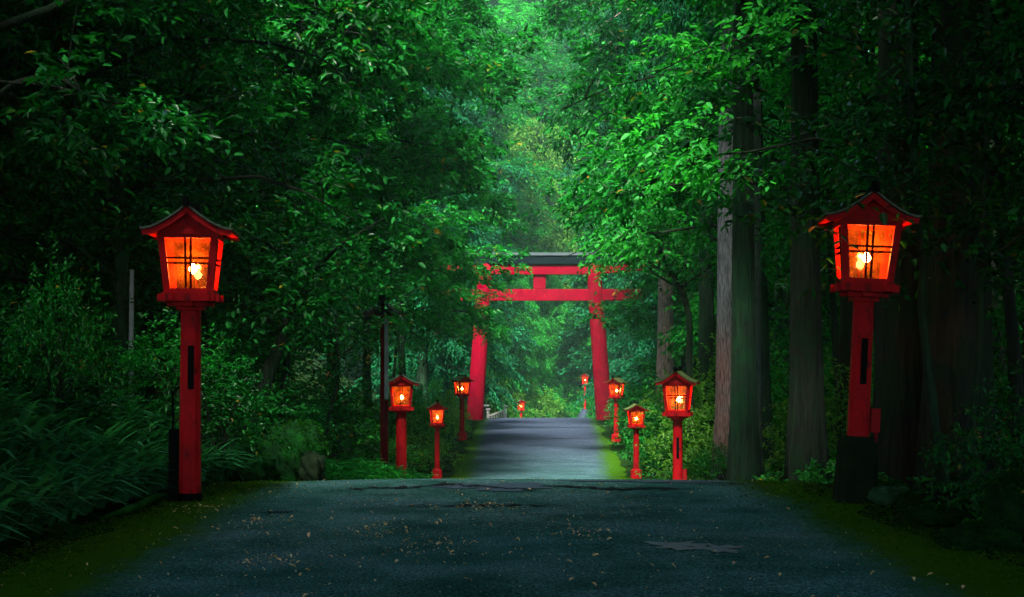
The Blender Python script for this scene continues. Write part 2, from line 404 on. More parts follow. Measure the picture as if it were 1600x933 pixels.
def crack(path, w, seed):
    r = np.random.default_rng(seed)
    pts = []
    for (px, py) in path:
        Yc = EYE * F / (py - HOR); pts.append(((px - 800) / F * Yc, Yc))
    p = np.array(pts); t = np.linspace(0, 1, 46)
    s = np.linspace(0, 1, len(p)); xx = np.interp(t, s, p[:, 0]); yy = np.interp(t, s, p[:, 1]) + .05 * r.standard_normal(46)
    ww = w * (.25 + np.abs(r.standard_normal(46))) * np.sin(np.pi * np.clip(t, .02, .98)) ** .5
    v = np.concatenate([np.column_stack([xx, yy - ww]), np.column_stack([xx, yy + ww])])
    z = road_top(v[:, 0], v[:, 1]) + .011
    f = [(i, i + 1, 46 + i + 1, 46 + i) for i in range(45)]
    tag(MB().add(np.column_stack([v, z]), f).build('road_crack', M['crack']), kind='structure')
crack([(845, 762), (900, 764), (960, 767), (1020, 765), (1085, 764)], .085, 1)
crack([(540, 765), (640, 764), (700, 759), (760, 764), (840, 770)], .075, 2)
crack([(400, 799), (440, 801), (470, 800)], .035, 3)
crack([(600, 795), (660, 794), (780, 792), (900, 793)], .03, 4)
crack([(1120, 757), (1170, 755), (1215, 764)], .04, 5)

def seam(Yd, x0, x1, w, seed):
    r = np.random.default_rng(seed); t = np.linspace(0, 1, 40)
    xx = lerp(x0, x1, t); yy = Yd + .25 * np.sin(t * 5 + seed) + .06 * r.standard_normal(40); ww = w * (.3 + np.abs(r.standard_normal(40)))
    v = np.concatenate([np.column_stack([xx, yy - ww]), np.column_stack([xx, yy + ww])])
    tag(MB().add(np.column_stack([v, road_top(v[:, 0], v[:, 1]) + .012]), [(i, i + 1, 41 + i, 40 + i) for i in range(39)]).build('road_crack', M['crack']), kind='structure')
def lerp(a, b, t): return a + (b - a) * t
seam(46, .2, 3.0, .025, 1); seam(57, -1.2, 3.4, .045, 3); seam(64.5, -1.2, 3.6, .06, 4)
# ------------------------------------------------------------------ lanterns
OCT = lambda w, c: [(-w + c, -w), (w - c, -w), (w, -w + c), (w, w - c), (w - c, w), (-w + c, w), (-w, w - c), (-w, -w + c)]
def roof_prof(hwid, h, n=14, p=1.45):
    t = np.linspace(-1, 1, 2 * n + 1)
    return [(hwid * a, h * (1 - abs(a)) ** p + .018 * abs(a) ** 6) for a in t]
def extrude_profile(mb, top, bot, y0, y1):
    n = len(top)
    v = [(x, y0, z) for x, z in top] + [(x, y0, z) for x, z in bot] + [(x, y1, z) for x, z in top] + [(x, y1, z) for x, z in bot]
    f = []
    for i in range(n - 1):
        f += [(i, n + i, n + i + 1, i + 1), (2 * n + i, 2 * n + i + 1, 3 * n + i + 1, 3 * n + i), (i, i + 1, 2 * n + i + 1, 2 * n + i), (n + i, 3 * n + i, 3 * n + i + 1, n + i + 1)]
    f += [(0, 2 * n, 3 * n, n), (n - 1, 2 * n - 1, 4 * n - 1, 3 * n - 1)]
    mb.add(v, f)
MESH = {}
def shared(key, fn, *a):
    if key not in MESH: MESH[key] = fn(*a)
    return MESH[key]
ZB, ZT = 1.815, 2.325       # body bottom / top
WB, WT = .205, .256         # outer half widths there
def lerp(a, b, t): return a + (b - a) * t
def m_frame():
    mb = MB(); c = .056
    for sx in (-1, 1):
        for sy in (-1, 1):
            mb.bar((sx * (WB - c / 2), sy * (WB - c / 2), ZB), (sx * (WT - c / 2), sy * (WT - c / 2), ZT), c, c)
    for z, h in ((ZB + .018, .036), (ZT - .018, .05)):
        w = lerp(WB, WT, (z - ZB) / (ZT - ZB)) - .003
        for s in (-1, 1):
            mb.box((0, s * (w - c / 2), z), (2 * w - 2 * c + .004, c - .01, h)); mb.box((s * (w - c / 2), 0, z), (c - .01, 2 * w - 2 * c + .004, h))
    return mb.mesh('frame', M['red'])
def m_pane():
    z0, z1 = ZB + .036, ZT - .043
    w0 = lerp(WB, WT, (z0 - ZB) / (ZT - ZB)); w1 = lerp(WB, WT, (z1 - ZB) / (ZT - ZB)); i = .036
    mb = MB(); a, b = w0 - .05, w1 - .05
    y0, y1 = -(w0 - i), -(w1 - i)
    mb.add([(-a, y0, z0), (a, y0, z0), (b, y1, z1), (-b, y1, z1)], [(0, 1, 2, 3)])
    return mb.mesh('pane', M['pane'])
def m_muntin():
    z0, z1 = ZB + .034, ZT - .04
    w = lambda z: lerp(WB, WT, (z - ZB) / (ZT - ZB))
    mb = MB()
    for x in (-.021, .021): mb.bar((x, -(w(z0) - .026), z0), (x * 1.15, -(w(z1) - .026), z1), .017, .016)
    for z in (2.068, 2.112): mb.bar((-w(z) + .052, -(w(z) - .022), z), (w(z) - .052, -(w(z) - .022), z), .016, .014)
    return mb.mesh('muntin', M['muntin'])
def m_sill():
    mb = MB(); mb.box((0, 0, 1.778), (.45, .45, .07))
    for s in (-1, 1):
        mb.box((0, s * .155, 1.772), (.525, .065, .062)); mb.box((s * .155, 0, 1.7735), (.065, .525, .058))
    return mb.mesh('sill', M['red'])
def m_bracket():
    mb = MB(); mb.box((0, 0, 1.722), (.31, .31, .04)); mb.box((0, 0, 1.685), (.225, .225, .036))
    for s in (-1, 1):
        mb.box((s * .175, 0, 1.720), (.05, .08, .036)); mb.box((0, s * .175, 1.720), (.08, .05, .036))
    return mb.mesh('bracket', M['red'])
def m_post(w): return MB().prism(OCT(w, w * .42), -.12, 1.667, 1.06, .97).mesh('post', M['red'])
def m_foot(): return MB().prism(OCT(.094, .04), -.10, .075, 1.05, 1.0).mesh('foot', M['black'])
def m_plinth():
    mb = MB(); mb.prism(OCT(.16, .05), -.15, .50, 1.12, .95); mb.prism(OCT(.135, .05), .50, .545, 1.0, .93)
    return mb.mesh('plinth', M['dark_stone'])
def m_collar(): return MB().prism(OCT(.165, .06), -.12, .27, 1.03, 1.0).prism(OCT(.14, .05), .27, .31, 1, .8).mesh('collar', M['red'])
def m_slot(): return MB().box((.012, -.0875, 1.17), (.052, .012, .38)).mesh('name_plate', M['black'])
def m_gable():
    mb = MB(); pr = roof_prof(.34, .20)
    pts = [(x, z + ZT - .008) for x, z in pr if abs(x) <= .262]
    low = [(x, ZT - .012) for x, z in pts]
    extrude_profile(mb, pts, low, -.262, -.226)
    return mb.mesh('gable', M['red'])
def m_soffit():
    mb = MB(); pr = roof_prof(.375, .215)
    top = [(x, z + ZT + .004) for x, z in pr]; bot = [(x, z + ZT - .018) for x, z in pr]
    extrude_profile(mb, top, bot, -.30, .30)
    for y in (-.325, .30):
        top = [(x, z + ZT + .003) for x, z in pr]; bot = [(x, z + ZT - .052 + .012 * abs(x) / .375) for x, z in pr]
        extrude_profile(mb, top, bot, y, y + .025)
    return mb.mesh('soffit', M['red'])
def m_roof(mat):
    mb = MB(); pr = roof_prof(.39, .222)
    top = [(x, z + ZT + .024) for x, z in pr]; bot = [(x, z + ZT + .005) for x, z in pr]
    extrude_profile(mb, top, bot, -.345, .345)
    return mb.mesh('roof', mat)
def m_ridge():
    mb = MB(); mb.box((0, 0, ZT + .245), (.05, .71, .05)); 
    for s in (-1, 1): mb.box((0, s * .345, ZT + .262), (.07, .05, .085), top=(.055, .05))
    return mb.mesh('ridge_cap', M['black'])
def m_bulb():
    pr = [(.001, -.045)] + [(.036 * math.sin(a), -.036 * math.cos(a)) for a in np.linspace(.4, 2.7, 8)] + [(.014, .05), (.001, .052)]
    return MB().lathe(pr, 14).mesh('bulb', M['bulb'])
def m_box(): return MB().box((-.145, .02, .30), (.075, .12, .66)).tube([(-.155, .02, .62), (-.155, .02, .95), (-.1, .02, 1.0)], [.012] * 3, 6).mesh('junction_box', M['black'])
def m_sbox(): return MB().box((.135, .0, .68), (.075, .12, .20)).tube([(.15, 0, .58), (.15, 0, .2), (.15, 0, .05)], [.014] * 3, 6).mesh('junction_box', M['dull_red'])

LANTERN_W = 10.0
def lantern(i, spec):
    px, py, Yd, scl, rot, tilt, kind, label = spec
    loc = at(px, py, Yd)
    r = empty('lantern', loc, math.radians(rot), scl)
    r.rotation_euler.y = math.radians(tilt)
    tag(r, label, 'lantern', 'red lanterns lining the road')
    link('post', shared('post_t', m_post, .108) if kind == 'thick' else shared('post', m_post, .084), r)
    if kind == 'big':
        link('foot', shared('foot', m_foot), r); link('junction_box', shared('jb', m_box), r); link('name_plate', shared('slot', m_slot), r)
    if kind == 'plinth':
        link('plinth', shared('plinth', m_plinth), r); link('junction_box', shared('sb', m_sbox), r); link('name_plate', shared('slot', m_slot), r)
    if kind == 'slot':
        link('name_plate', shared('slot', m_slot), r); link('junction_box', shared('sb', m_sbox), r)
    if kind == 'collar': link('collar', shared('collar', m_collar), r)
    link('bracket', shared('bracket', m_bracket), r); link('sill', shared('sill', m_sill), r); link('frame', shared('frame', m_frame), r)
    for k in range(4):
        p = link('pane', shared('pane', m_pane), r, rz=k * math.pi / 2); link('muntin', shared('muntin', m_muntin), p)
    link('gable', shared('gable', m_gable), r); link('gable', shared('gable', m_gable), r, rz=math.pi); link('soffit', shared('soffit', m_soffit), r)
    rf = link('roof', shared('roof_m', m_roof, M['moss_roof']) if kind in ('slot', 'collar') else shared('roof_c', m_roof, M['copper']), r)
    link('ridge_cap', shared('ridge', m_ridge), rf)
    bl = link('bulb', shared('bulb', m_bulb), r, loc=(.012, .02, 2.03))
    ld = bpy.data.lights.new('lamp', 'POINT'); ld.energy = LANTERN_W; ld.color = (1, .25, .05); ld.shadow_soft_size = .018
    lo = bpy.data.objects.new('lamp_light', ld); COL.objects.link(lo); lo.parent = r; lo.location = (.012, .02, 2.105)
for i, s in enumerate(LSPEC): lantern(i, s)

# ------------------------------------------------------------------ torii gate
TY = 72.0
def tp(px, py): return at(px, py, TY)
gx = tp(843, 656)
gate = empty('torii_gate', (gx[0], TY, gx[2])); tag(gate, 'big red torii gate spanning the road at its crest', 'gate')
def rel(px, py): p = tp(px, py); return (p[0] - gx[0], p[2] - gx[2])
for (b, t, lb) in (((741, 662), (759, 412), None), ((945, 662), (927, 412), None)):
    (x0, z0), (x1, z1) = rel(*b), rel(*t)
    k = np.linspace(0, 1, 12)
    k = np.linspace(-.12, 1, 14); MB().tube([(lerp(x0, x1, a), 0, lerp(z0, z1, a)) for a in k], [lerp(.43, .36, a) for a in k], 24).build('pillar', M['torii_red'], gate, smooth=True)
(xa, za), (xb, zb) = rel(742, 470), rel(1004, 452)
hx = xb
MB().box((0, 0, (za + zb) / 2), (2 * hx, .36, zb - za)).build('tie_beam', M['torii_red'], gate, bevel=.02)
(_, z0), (_, z1) = rel(0, 452), rel(0, 429)
MB().box((0, 0, (z0 + z1) / 2), (.62, .30, z1 - z0 - .004)).build('centre_strut', M['torii_red'], gate, bevel=.02)
def lintel(name, zlo, zhi, half, dep, mat, rise, tilt=.12):
    mb = MB(); n = 17; t = np.linspace(-1, 1, n); v = []; f = []
    for a in t:
        r = rise * abs(a) ** 3; ex = half * a
        for (dy, z, sl) in ((-dep, zlo, 0), (dep, zlo, 0), (dep, zhi, tilt), (-dep, zhi, tilt)):
            v.append((ex + sl * a, dy, z + r))
    for i in range(n - 1):
        for j in range(4): f.append((4 * i + j, 4 * (i + 1) + j, 4 * (i + 1) + (j + 1) % 4, 4 * i + (j + 1) % 4))
    f += [(3, 2, 1, 0), tuple(4 * (n - 1) + j for j in range(4))]
    mb.add(v, f); return mb.build(name, mat, gate)
(_, z0), (_, z1) = rel(0, 429), rel(0, 413)
lintel('lintel', z0, z1, 5.25, .26, M['torii_red'], .22)
(_, z2) = rel(0, 400)
lintel('top_rail', z1 + .002, z2, 5.45, .36, M['kasagi'], .22)
(_, z3) = rel(0, 395.5)
lintel('capping', z2 + .002, z3, 5.6, .42, M['lead'], .22)

# ------------------------------------------------------------------ tall roofed post
p = at(600, 790, 27.0)
rp = empty('roofed_post', p); tag(rp, 'tall thin red post with a small dark roof and pale grey upper side', 'post')
MB().box((-.03, 0, 1.9), (.075, .10, 4.1)).build('post', M['dark_red'], rp, bevel=.008)
MB().box((.046, 0, .95), (.07, .08, 2.1)).build('lower_stave', M['dark_red'], rp, bevel=.008)
MB().box((.046, 0, 2.78), (.07, .10, 1.52)).build('upper_stave', M['grey_stave'], rp, bevel=.006)
mb = MB(); pr = roof_prof(.34, .28, p=1.2)
extrude_profile(mb, [(x, z + 3.62) for x, z in pr], [(x, z + 3.58) for x, z in pr], -.5, .5)
rf = mb.build('roof', M['darkwood'], rp)
MB().box((0, 0, 3.94), (.10, 1.06, .09)).build('ridge_cap', M['black'], rf)
MB().box((0, 0, 3.66), (.30, .60, .12)).build('roof_block', M['darkwood'], rp)

# slim pale pole in the left wood
p = at(205, 602, 17.5)
pp = MB().tube([(0, 0, -1.0), (0, 0, .4), (.005, 0, .9), (.01, 0, 1.42)], [.035, .034, .030, .026], 10).build('pole', M['grey_stave'], loc=p, smooth=True)
tag(pp, 'slim pale grey pole standing in the dark left wood', 'pole')

# pale railing beyond the crest
p = at(776, 668, 78.0)
rl = empty('railing', p, math.radians(-38)); tag(rl, 'short bleached wooden slatted railing by the foot of the left gate pillar', 'railing')
MB().bar((-.55, 0, .62), (.55, 0, .95), .09, .08).build('top_rail', M['palewood'], rl)
MB().bar((-.55, 0, .22), (.60, 0, .50), .07, .06).build('bottom_rail', M['palewood'], rl)
for k in range(7):
    x = -.48 + k * .16; b = .28 + (x + .5) * .26
    MB().box((x, 0, b + .20), (.055, .04, .42)).build('slat', M['palewood'], rl)
for x, h in ((-.60, .95), (.62, 1.15)):
    po = MB().box((x, 0, h / 2 - .1), (.11, .11, h + .2)).build('railing_post', M['palewood'], rl, bevel=.01)
    MB().box((x, 0, h + .035), (.20, .17, .07)).build('post_cap', M['palewood'], po, bevel=.01)
p = at(757, 668, 80.0)
r2 = empty('gate_post', p); tag(r2, 'pale capped wooden post left of the slatted railing', 'post')
MB().box((0, 0, .55), (.16, .16, 1.3)).build('post', M['darkwood'], r2); MB().box((.05, 0, 1.23), (.42, .26, .09)).build('post_cap', M['palewood'], r2, bevel=.02)

# small hut far down the road
p = at(872, 672, 128.0)
hut = empty('hut', p); tag(hut, 'small hut with a mossy thatched roof far down the road', 'hut')
mb = MB()
w, d, zr = .95, .8, 1.75
mb.add([(-w, -d, zr), (w, -d, zr), (w, d, zr), (-w, d, zr), (-.28, 0, zr + 1.05), (.28, 0, zr + 1.05), (-w, -d, zr - .14), (w, -d, zr - .14), (w, d, zr - .14), (-w, d, zr - .14)],
       [(0, 1, 5, 4), (1, 2, 5), (2, 3, 4, 5), (3, 0, 4), (6, 7, 1, 0), (7, 8, 2, 1), (8, 9, 3, 2), (9, 6, 0, 3), (9, 8, 7, 6)])
rf = mb.build('roof', M['thatch'], hut); MB().box((0, 0, zr + 1.07), (.72, .16, .12)).build('ridge_cap', M['darkwood'], rf)
for sx in (-1, 1):
    for sy in (-1, 1): MB().box((sx * .75, sy * .6, .8), (.12, .12, 1.7)).build('hut_post', M['darkwood'], hut)
MB().box((0, .5, .8), (1.3, .08, 1.5)).build('back_wall', M['darkwood'], hut)

def unit(a): return a / (np.linalg.norm(a, axis=-1, keepdims=True) + 1e-9)
def leaves_from_twigs(st, dr, ln, k, leaf, asp, r, droop=.25, tilt=.4, size_var=.35, fold=.25):
    """st, dr: (T,3); ln: (T,). k leaves on each twig, hexagonal folded blades"""
    T = len(st)
    t = (np.arange(k) + .5) / k
    t = np.clip(t[None, :] + r.normal(0, .04, (T, k)), 0.02, 1.05)
    pos = st[:, None] + dr[:, None] * (t * ln[:, None])[..., None]
    pos[..., 2] -= droop * ln[:, None] * t ** 2
    pos += r.normal(0, .02 * leaf / .1, pos.shape)
    side = np.where(np.arange(k) % 2 == 0, 1.0, -1.0)[None, :, None]
    lat = unit(np.cross(dr, np.array([0, 0, 1.0])))[:, None]
    ax = unit(dr[:, None] * .55 + lat * side * .75 + r.normal(0, .32, pos.shape) + np.array([0, 0, -droop * .8]))
    up = r.normal(0, tilt, pos.shape) + np.array([0, 0, 1.0])
    w = unit(np.cross(ax, up)); nrm = np.cross(w, ax)
    L = leaf * (1 + size_var * r.normal(0, .5, (T, k)).clip(-1.2, 1.6))[..., None]
    W = L * asp
    curl = nrm * L * fold * .35
    v = np.stack([pos, pos + ax * L * .32 - w * W * .5 + curl, pos + ax * L * .70 - w * W * .40 + curl * .6 - nrm * L * .05, pos + ax * L - nrm * L * .16,
                  pos + ax * L * .70 + w * W * .40 + curl * .6 - nrm * L * .05, pos + ax * L * .32 + w * W * .5 + curl], -2)   # T,k,6,3
    n = T * k
    v = v.reshape(-1, 3)
    b = (np.arange(n) * 6)[:, None]
    q = np.concatenate([b + np.array([[0, 1, 2, 3]]), b + np.array([[0, 3, 4, 5]])])
    return v, q
# ------------------------------------------------------------------ rocks, log
def rock(name, loc, size, seed, label, mat, cat='rock', group=None, boxy=.5):
    r = np.random.default_rng(seed)
    nu, nv = 40, 24
    v = []; f = []
    ph = r.random(9) * 6.28
    for j in range(nv):
        th = math.pi * j / (nv - 1)
        for i in range(nu):
            a = 2 * math.pi * i / nu
            dx, dy, dz = math.sin(th) * math.cos(a), math.sin(th) * math.sin(a), math.cos(th)
            m_ = (abs(dx) ** 5 + abs(dy) ** 5 + abs(dz) ** 5) ** (-.2)
            k = lerp(1, m_, boxy)
            k *= 1 + .10 * math.sin(3 * dx + 2 * dz + ph[0]) + .08 * math.sin(5 * dy + 3 * dx + ph[1]) + .05 * math.sin(9 * dz + 6 * dx + ph[2]) + .035 * math.sin(14 * dx + 9 * dy + ph[3]) + .03 * math.sin(17 * dz - 11 * dy + ph[4])
            k *= 1 - .07 * abs(math.sin(4.3 * dx + 2.1 * dy + ph[5])) ** .5 - .06 * abs(math.sin(6.1 * dz - 3.3 * dx + ph[6])) ** .5 + .03 * r.standard_normal() * (0 < j < nv - 1)
            v.append((dx * k * size[0], dy * k * size[1], dz * k * size[2]))
    for j in range(nv - 1):
        for i in range(nu): f.append((j * nu + i, (j + 1) * nu + i, (j + 1) * nu + (i + 1) % nu, j * nu + (i + 1) % nu))
    o = MB().add(v, f).build(name, mat, loc=loc, smooth=True); o.rotation_euler.z = r.random() * .6 - .3
    if mat is not M['dark_stone']:
        V = np.array(v); n_ = int(5200 * min(.5, size[0] * size[2] * 4 + .06))
        k = r.integers(0, len(V), n_ * 3); P = V[k] + r.normal(0, .012, (n_ * 3, 3)); h = P[:, 2] / size[2]
        P = P[(h > -.3 + r.normal(0, .35, len(h))) & (np.sin(P[:, 0] * 17 + P[:, 2] * 13) + r.normal(0, .4, len(h)) > -.3)][:n_]
        dr_ = unit(P / np.array(size) + (0, 0, .3) + r.normal(0, .4, P.shape))
        vv, qq = leaves_from_twigs(P, dr_, r.uniform(.008, .022, len(P)), 4, .017, .4, r, .2)
        link('moss', np_mesh('moss', vv, qq, M['rock_moss']), o)
    return tag(o, label, cat, group)
RG = 'mossy rocks along the road edge'
rock('rock', at(462, 712, 17.2), (.36, .45, .46), 1, 'tall rounded moss covered boulder, largest behind the hump on the left', M['rock'], group=RG, boxy=.35)
rock('rock', at(392, 735, 16.4), (.30, .30, .17), 2, 'low squared mossy rock left of the tall mossy boulder', M['rock'], group=RG, boxy=.8)
rock('rock', at(388, 697, 17.6), (.42, .4, .13), 3, 'flat mossy slab resting above the squared rock', M['rock'], group=RG, boxy=.7)
rock('rock', at(486, 738, 16.0), (.15, .2, .22), 4, 'dark bare rock right of the tall mossy boulder', M['dark_stone'], group=RG, boxy=.5)
rock('rock', at(1388, 772, 11.9), (.17, .16, .085), 5, 'pale grey green rock beside the right lantern plinth', M['rock_grey'], group=RG, boxy=.75)
rock('rock', at(1420, 785, 11.5), (.10, .12, .06), 6, 'small rounded rock just right of the pale grey rock', M['rock'], group=RG)
rock('rock', at(1474, 757, 13.5), (.17, .15, .06), 7, 'flat mossy rock under the leaning sapling on the right', M['rock'], group=RG, boxy=.7)
rock('rock', at(1462, 806, 10.9), (.24, .2, .07), 8, 'low dark rock at the bend of the right verge', M['rock'], group=RG)
rock('rock', at(1530, 845, 9.7), (.26, .3, .10), 9, 'wide low dark rock edging the lower right verge', M['rock'], group=RG)
rock('rock', at(1590, 800, 10.2), (.22, .3, .25), 10, 'big shadowed rock at the far right above the verge', M['rock'], group=RG)
rock('rock', at(30, 845, 10.3), (.26, .2, .11), 12, 'rounded mossy rock in the lower left corner', M['rock'], group=RG)
rock('rock', at(95, 838, 10.2), (.13, .15, .06), 13, 'small mossy stone right of the corner rock, lower left', M['rock'], group=RG)
a = at(270, 774, 12.6); b = at(212, 797, 11.6)
o = MB().tube([(a[0] + .1, a[1], a[2] - .02), (a[0] - .06, a[1] - .1, .04), ((a[0] + b[0]) / 2, (a[1] + b[1]) / 2, .07), (b[0], b[1], .04), (b[0] - .2, b[1] - .25, -.03)], [.015, .024, .03, .032, .02], 10, wob=.25).build('log', M['log'], smooth=True)
tag(o, 'mossy curved root lying at the foot of the left lantern', 'root')

# ------------------------------------------------------------------ foliage generators
def bez(p0, p1, p2, t): t = t[..., None]; return p0 * (1 - t) ** 2 + 2 * p1 * t * (1 - t) + p2 * t * t

def broadleaf(name, seed, H, R, base, nl, nsub, leaf, mat, bark, k=11, rb=.16, lean=(0, 0), asp=.42, droop=.25, tw=(.3, .62), aim=None, spread=.5, flat=.4):
    """returns (trunk mesh, crown mesh); aim = (azimuth, extra reach) stretches the limbs to one side"""
    r = np.random.default_rng(seed)
    mb = MB()
    hs = np.linspace(0, 1, 9)
    tr = np.column_stack([lean[0] * hs ** 1.3 + .12 * np.sin(hs * 5 + seed), lean[1] * hs ** 1.3 + .12 * np.cos(hs * 4 + seed), -.4 + hs * (H * .9 + .4)])
    tr[:, :2] -= tr[0, :2]
    rad = rb * (1 - .75 * hs); rad[0] *= 1.5; rad[1] *= 1.12
    mb.tube(tr, rad, 12, wob=.12)
    ST, DR, LN = [], [], []
    for i in range(nl):
        u = (i + .5) / nl
        h = base + (H - base) * u * .95
        s0 = np.array([np.interp(h, tr[:, 2], tr[:, 0]), np.interp(h, tr[:, 2], tr[:, 1]), min(h, tr[-1, 2])])
        az = i * 2.399 + r.normal(0, .4) + seed
        prof = .55 + .55 * math.sin(math.pi * min(1, .18 + .80 * u)) if u < .9 else .55
        Ln = R * prof * r.uniform(.75, 1.15)
        if aim is not None:
            c = math.cos(az - aim[0]); Ln *= 1 + aim[1] * max(0, c) ** 1.5
        d = np.array([math.cos(az), math.sin(az), 0])
        rise = Ln * (.28 + .4 * u)
        p2 = s0 + d * Ln + np.array([0, 0, rise * .45 - droop * Ln * .5 * (1 - u)])
        p1 = s0 + d * Ln * .5 + np.array([0, 0, rise * .75])
        pts = bez(s0, p1, p2, np.linspace(0, 1, 7))
        pts[1:-1] += r.normal(0, .035 * Ln / 3, (5, 3))
        r0 = rb * .38 * (1 - .5 * u)
        mb.tube(pts, np.linspace(r0, .008, 7), 7, wob=.1)
        t = r.uniform(.22, 1.0, nsub) ** .8
        ncl = max(4, nsub // 6)
        t = np.repeat(t[:ncl], 1 + nsub // ncl)[:nsub]; t = np.clip(t + r.normal(0, .02, len(t)), .15, 1)
        base_p = bez(s0, p1, p2, t)
        rep = lambda q: np.repeat(q, 1 + nsub // ncl)[:nsub]
        lat = np.array([-d[1], d[0], 0])
        sp = spread * Ln * .75 * (1.15 - .6 * t)
        cs = leaf / .1 * .17
        off = lat[None] * (rep(r.normal(0, .6, ncl)) * sp + r.normal(0, cs, nsub))[:, None] + d[None] * r.normal(0, cs, nsub)[:, None] + np.array([0, 0, 1.0])[None] * (rep(r.normal(0, flat, ncl)) + r.normal(0, cs * .45, nsub))[:, None]
        sub = base_p + off
        for j in range(0, nsub, 5):
            mid = (base_p[j] + sub[j]) / 2 + np.array([0, 0, .05])
            mb.tube([base_p[j], mid, sub[j]], [.014, .009, .004], 4, caps=False)
        dirs = unit(off * np.array([1, 1, .3]) + d[None] * .5 + r.normal(0, .35, (nsub, 3)) * np.array([1, 1, .4]))
        for _ in range(2):
            ST.append(sub + r.normal(0, .08, sub.shape)); DR.append(unit(dirs + r.normal(0, .5, sub.shape) * np.array([1, 1, .45]))); LN.append(r.uniform(tw[0], tw[1], nsub))
    v, q = leaves_from_twigs(np.concatenate(ST), np.concatenate(DR), np.concatenate(LN), k, leaf, asp, r, droop)
    return mb.mesh(name + '_trunk', bark, True), np_mesh(name + '_crown', v, q, mat)

def cedar(name, seed, H, base, R, nl, nsub, mat, bark, rb=.38, leaf=.3, lean=0, k=12, asp=.16):
    r = np.random.default_rng(seed)
    mb = MB(); hs = np.linspace(0, 1, 16)
    tr = np.column_stack([lean * hs + .03 * np.sin(hs * 7 + seed), .03 * np.cos(hs * 6), -.5 + hs * (H + .5)])
    rad = rb * (1 - .93 * hs) ; rad[0] *= 1.45; rad[1] *= 1.08
    mb.tube(tr, rad, 40, wob=.03, flute=.035)
    ST, DR, LN = [], [], []
    for i in range(nl):
        u = (i + r.random()) / nl
        h = base + (H - base) * u ** .9
        Ln = R * (1.0 - u) ** .6 * r.uniform(.45, 1.25) + .35
        az = i * 2.399 + r.normal(0, .3)
        d = np.array([math.cos(az), math.sin(az), 0])
        s0 = np.array([lean * h / H, 0, h])
        p1 = s0 + d * Ln * .5 + np.array([0, 0, .10 * Ln]); p2 = s0 + d * Ln + np.array([0, 0, -.28 * Ln])
        pts = bez(s0, p1, p2, np.linspace(0, 1, 5)); mb.tube(pts, np.linspace(.05, .008, 5), 5, caps=False)
        t = r.uniform(.2, 1, nsub); bp = bez(s0, p1, p2, t)
        lat = np.array([-d[1], d[0], 0])
        bp = bp + lat[None] * (r.normal(0, .30, nsub) * Ln * .5 * (1.2 - t))[:, None] + np.array([0, 0, 1.])[None] * r.normal(-.1, .16, nsub)[:, None]
        dirs = unit(d[None] * .7 + lat[None] * r.normal(0, .7, nsub)[:, None] + np.array([0, 0, -.55])[None] + r.normal(0, .2, (nsub, 3)))
        ST.append(bp); DR.append(dirs); LN.append(r.uniform(.6, 1.2, nsub) * (leaf / .3) ** .5)
    v, q = leaves_from_twigs(np.concatenate(ST), np.concatenate(DR), np.concatenate(LN), k, leaf, asp, r, .45, .6)
    return mb.mesh(name + '_trunk', bark, True), np_mesh(name + '_crown', v, q, mat)

def shrub(name, seed, R, H, ntw, leaf, mat, k=10, asp=.45, droop=.3, tw=(.25, .5)):
    r = np.random.default_rng(seed)
    mb = MB()
    a = r.uniform(0, 6.283, ntw); rr = np.sqrt(r.random(ntw)); hh = r.random(ntw) ** .7
    lob = 1 + .22 * np.sin(3 * a + seed) + .13 * np.sin(7 * a + 2 * seed)
    z = H * hh * (1 - .55 * rr ** 2) * (1 + .16 * np.sin(5 * a + seed))
    st = np.column_stack([R * lob * rr * np.cos(a), R * lob * rr * np.sin(a), z])
    dr = unit(np.column_stack([np.cos(a) * rr, np.sin(a) * rr, .55 * np.ones(ntw)]) + r.normal(0, .4, (ntw, 3)))
    for i in range(0, ntw, max(1, ntw // 24)):
        mb.tube([(st[i, 0] * .1, st[i, 1] * .1, -.15), (st[i, 0] * .5, st[i, 1] * .5, st[i, 2] * .6), st[i]], [.014, .01, .004], 5, caps=False)
    v, q = leaves_from_twigs(st, dr, r.uniform(tw[0], tw[1], ntw), k, leaf, asp, r, droop)
    return mb.mesh(name + '_stems', M['bark'], True), np_mesh(name + '_leaves', v, q, mat)

def plant_tree(proto, loc, rz, s, label, group=None, name='tree', cat='tree', leafm=None, barkm=None, parts=('trunk', 'crown'), tilt=(0, 0)):
    r = empty(name, loc, rz, s); r.rotation_euler.x, r.rotation_euler.y = tilt
    tag(r, label, cat, group)
    for nm, me, mt in ((parts[0], proto[0], barkm), (parts[1], proto[1], leafm)):
        o = link(nm, me, r)
        if mt: o.material_slots[0].link = 'OBJECT'; o.material_slots[0].material = mt
    return r
def gpos(x, y, dz=0.0): return (x, y, float(ground_z(x, y)) + dz)

# prototypes (all limbs spread evenly; 'over' ones reach towards local +X)
BL_A = broadleaf('oak', 3, 9.5, 3.6, 2.0, 20, 46, .105, M['leaf_dark'], M['bark'], k=11, aim=(0, .3))
BL_B = broadleaf('camellia', 5, 8.0, 3.2, 1.6, 20, 46, .11, M['leaf_mid'], M['bark'], k=11, aim=(0, .3), droop=.4)
BL_C = broadleaf('maple', 8, 8.5, 3.8, 2.4, 18, 46, .10, M['leaf_bright'], M['bark'], k=12, aim=(0, .3), droop=.2, asp=.5, flat=.22)
BL_D = broadleaf('bigoak', 12, 14, 5.5, 4.5, 22, 60, .17, M['leaf_dark'], M['bark'], k=11, rb=.28)
BL_G = broadleaf('farleaf_high', 16, 11.5, 4.2, 3.4, 18, 54, .19, M['leaf_mid'], M['bark_moss'], k=10, rb=.18, asp=.5)
BL_H = broadleaf('highoak', 13, 17, 6.2, 8.2, 26, 100, .22, M['leaf_dark'], M['bark'], k=11, rb=.24)
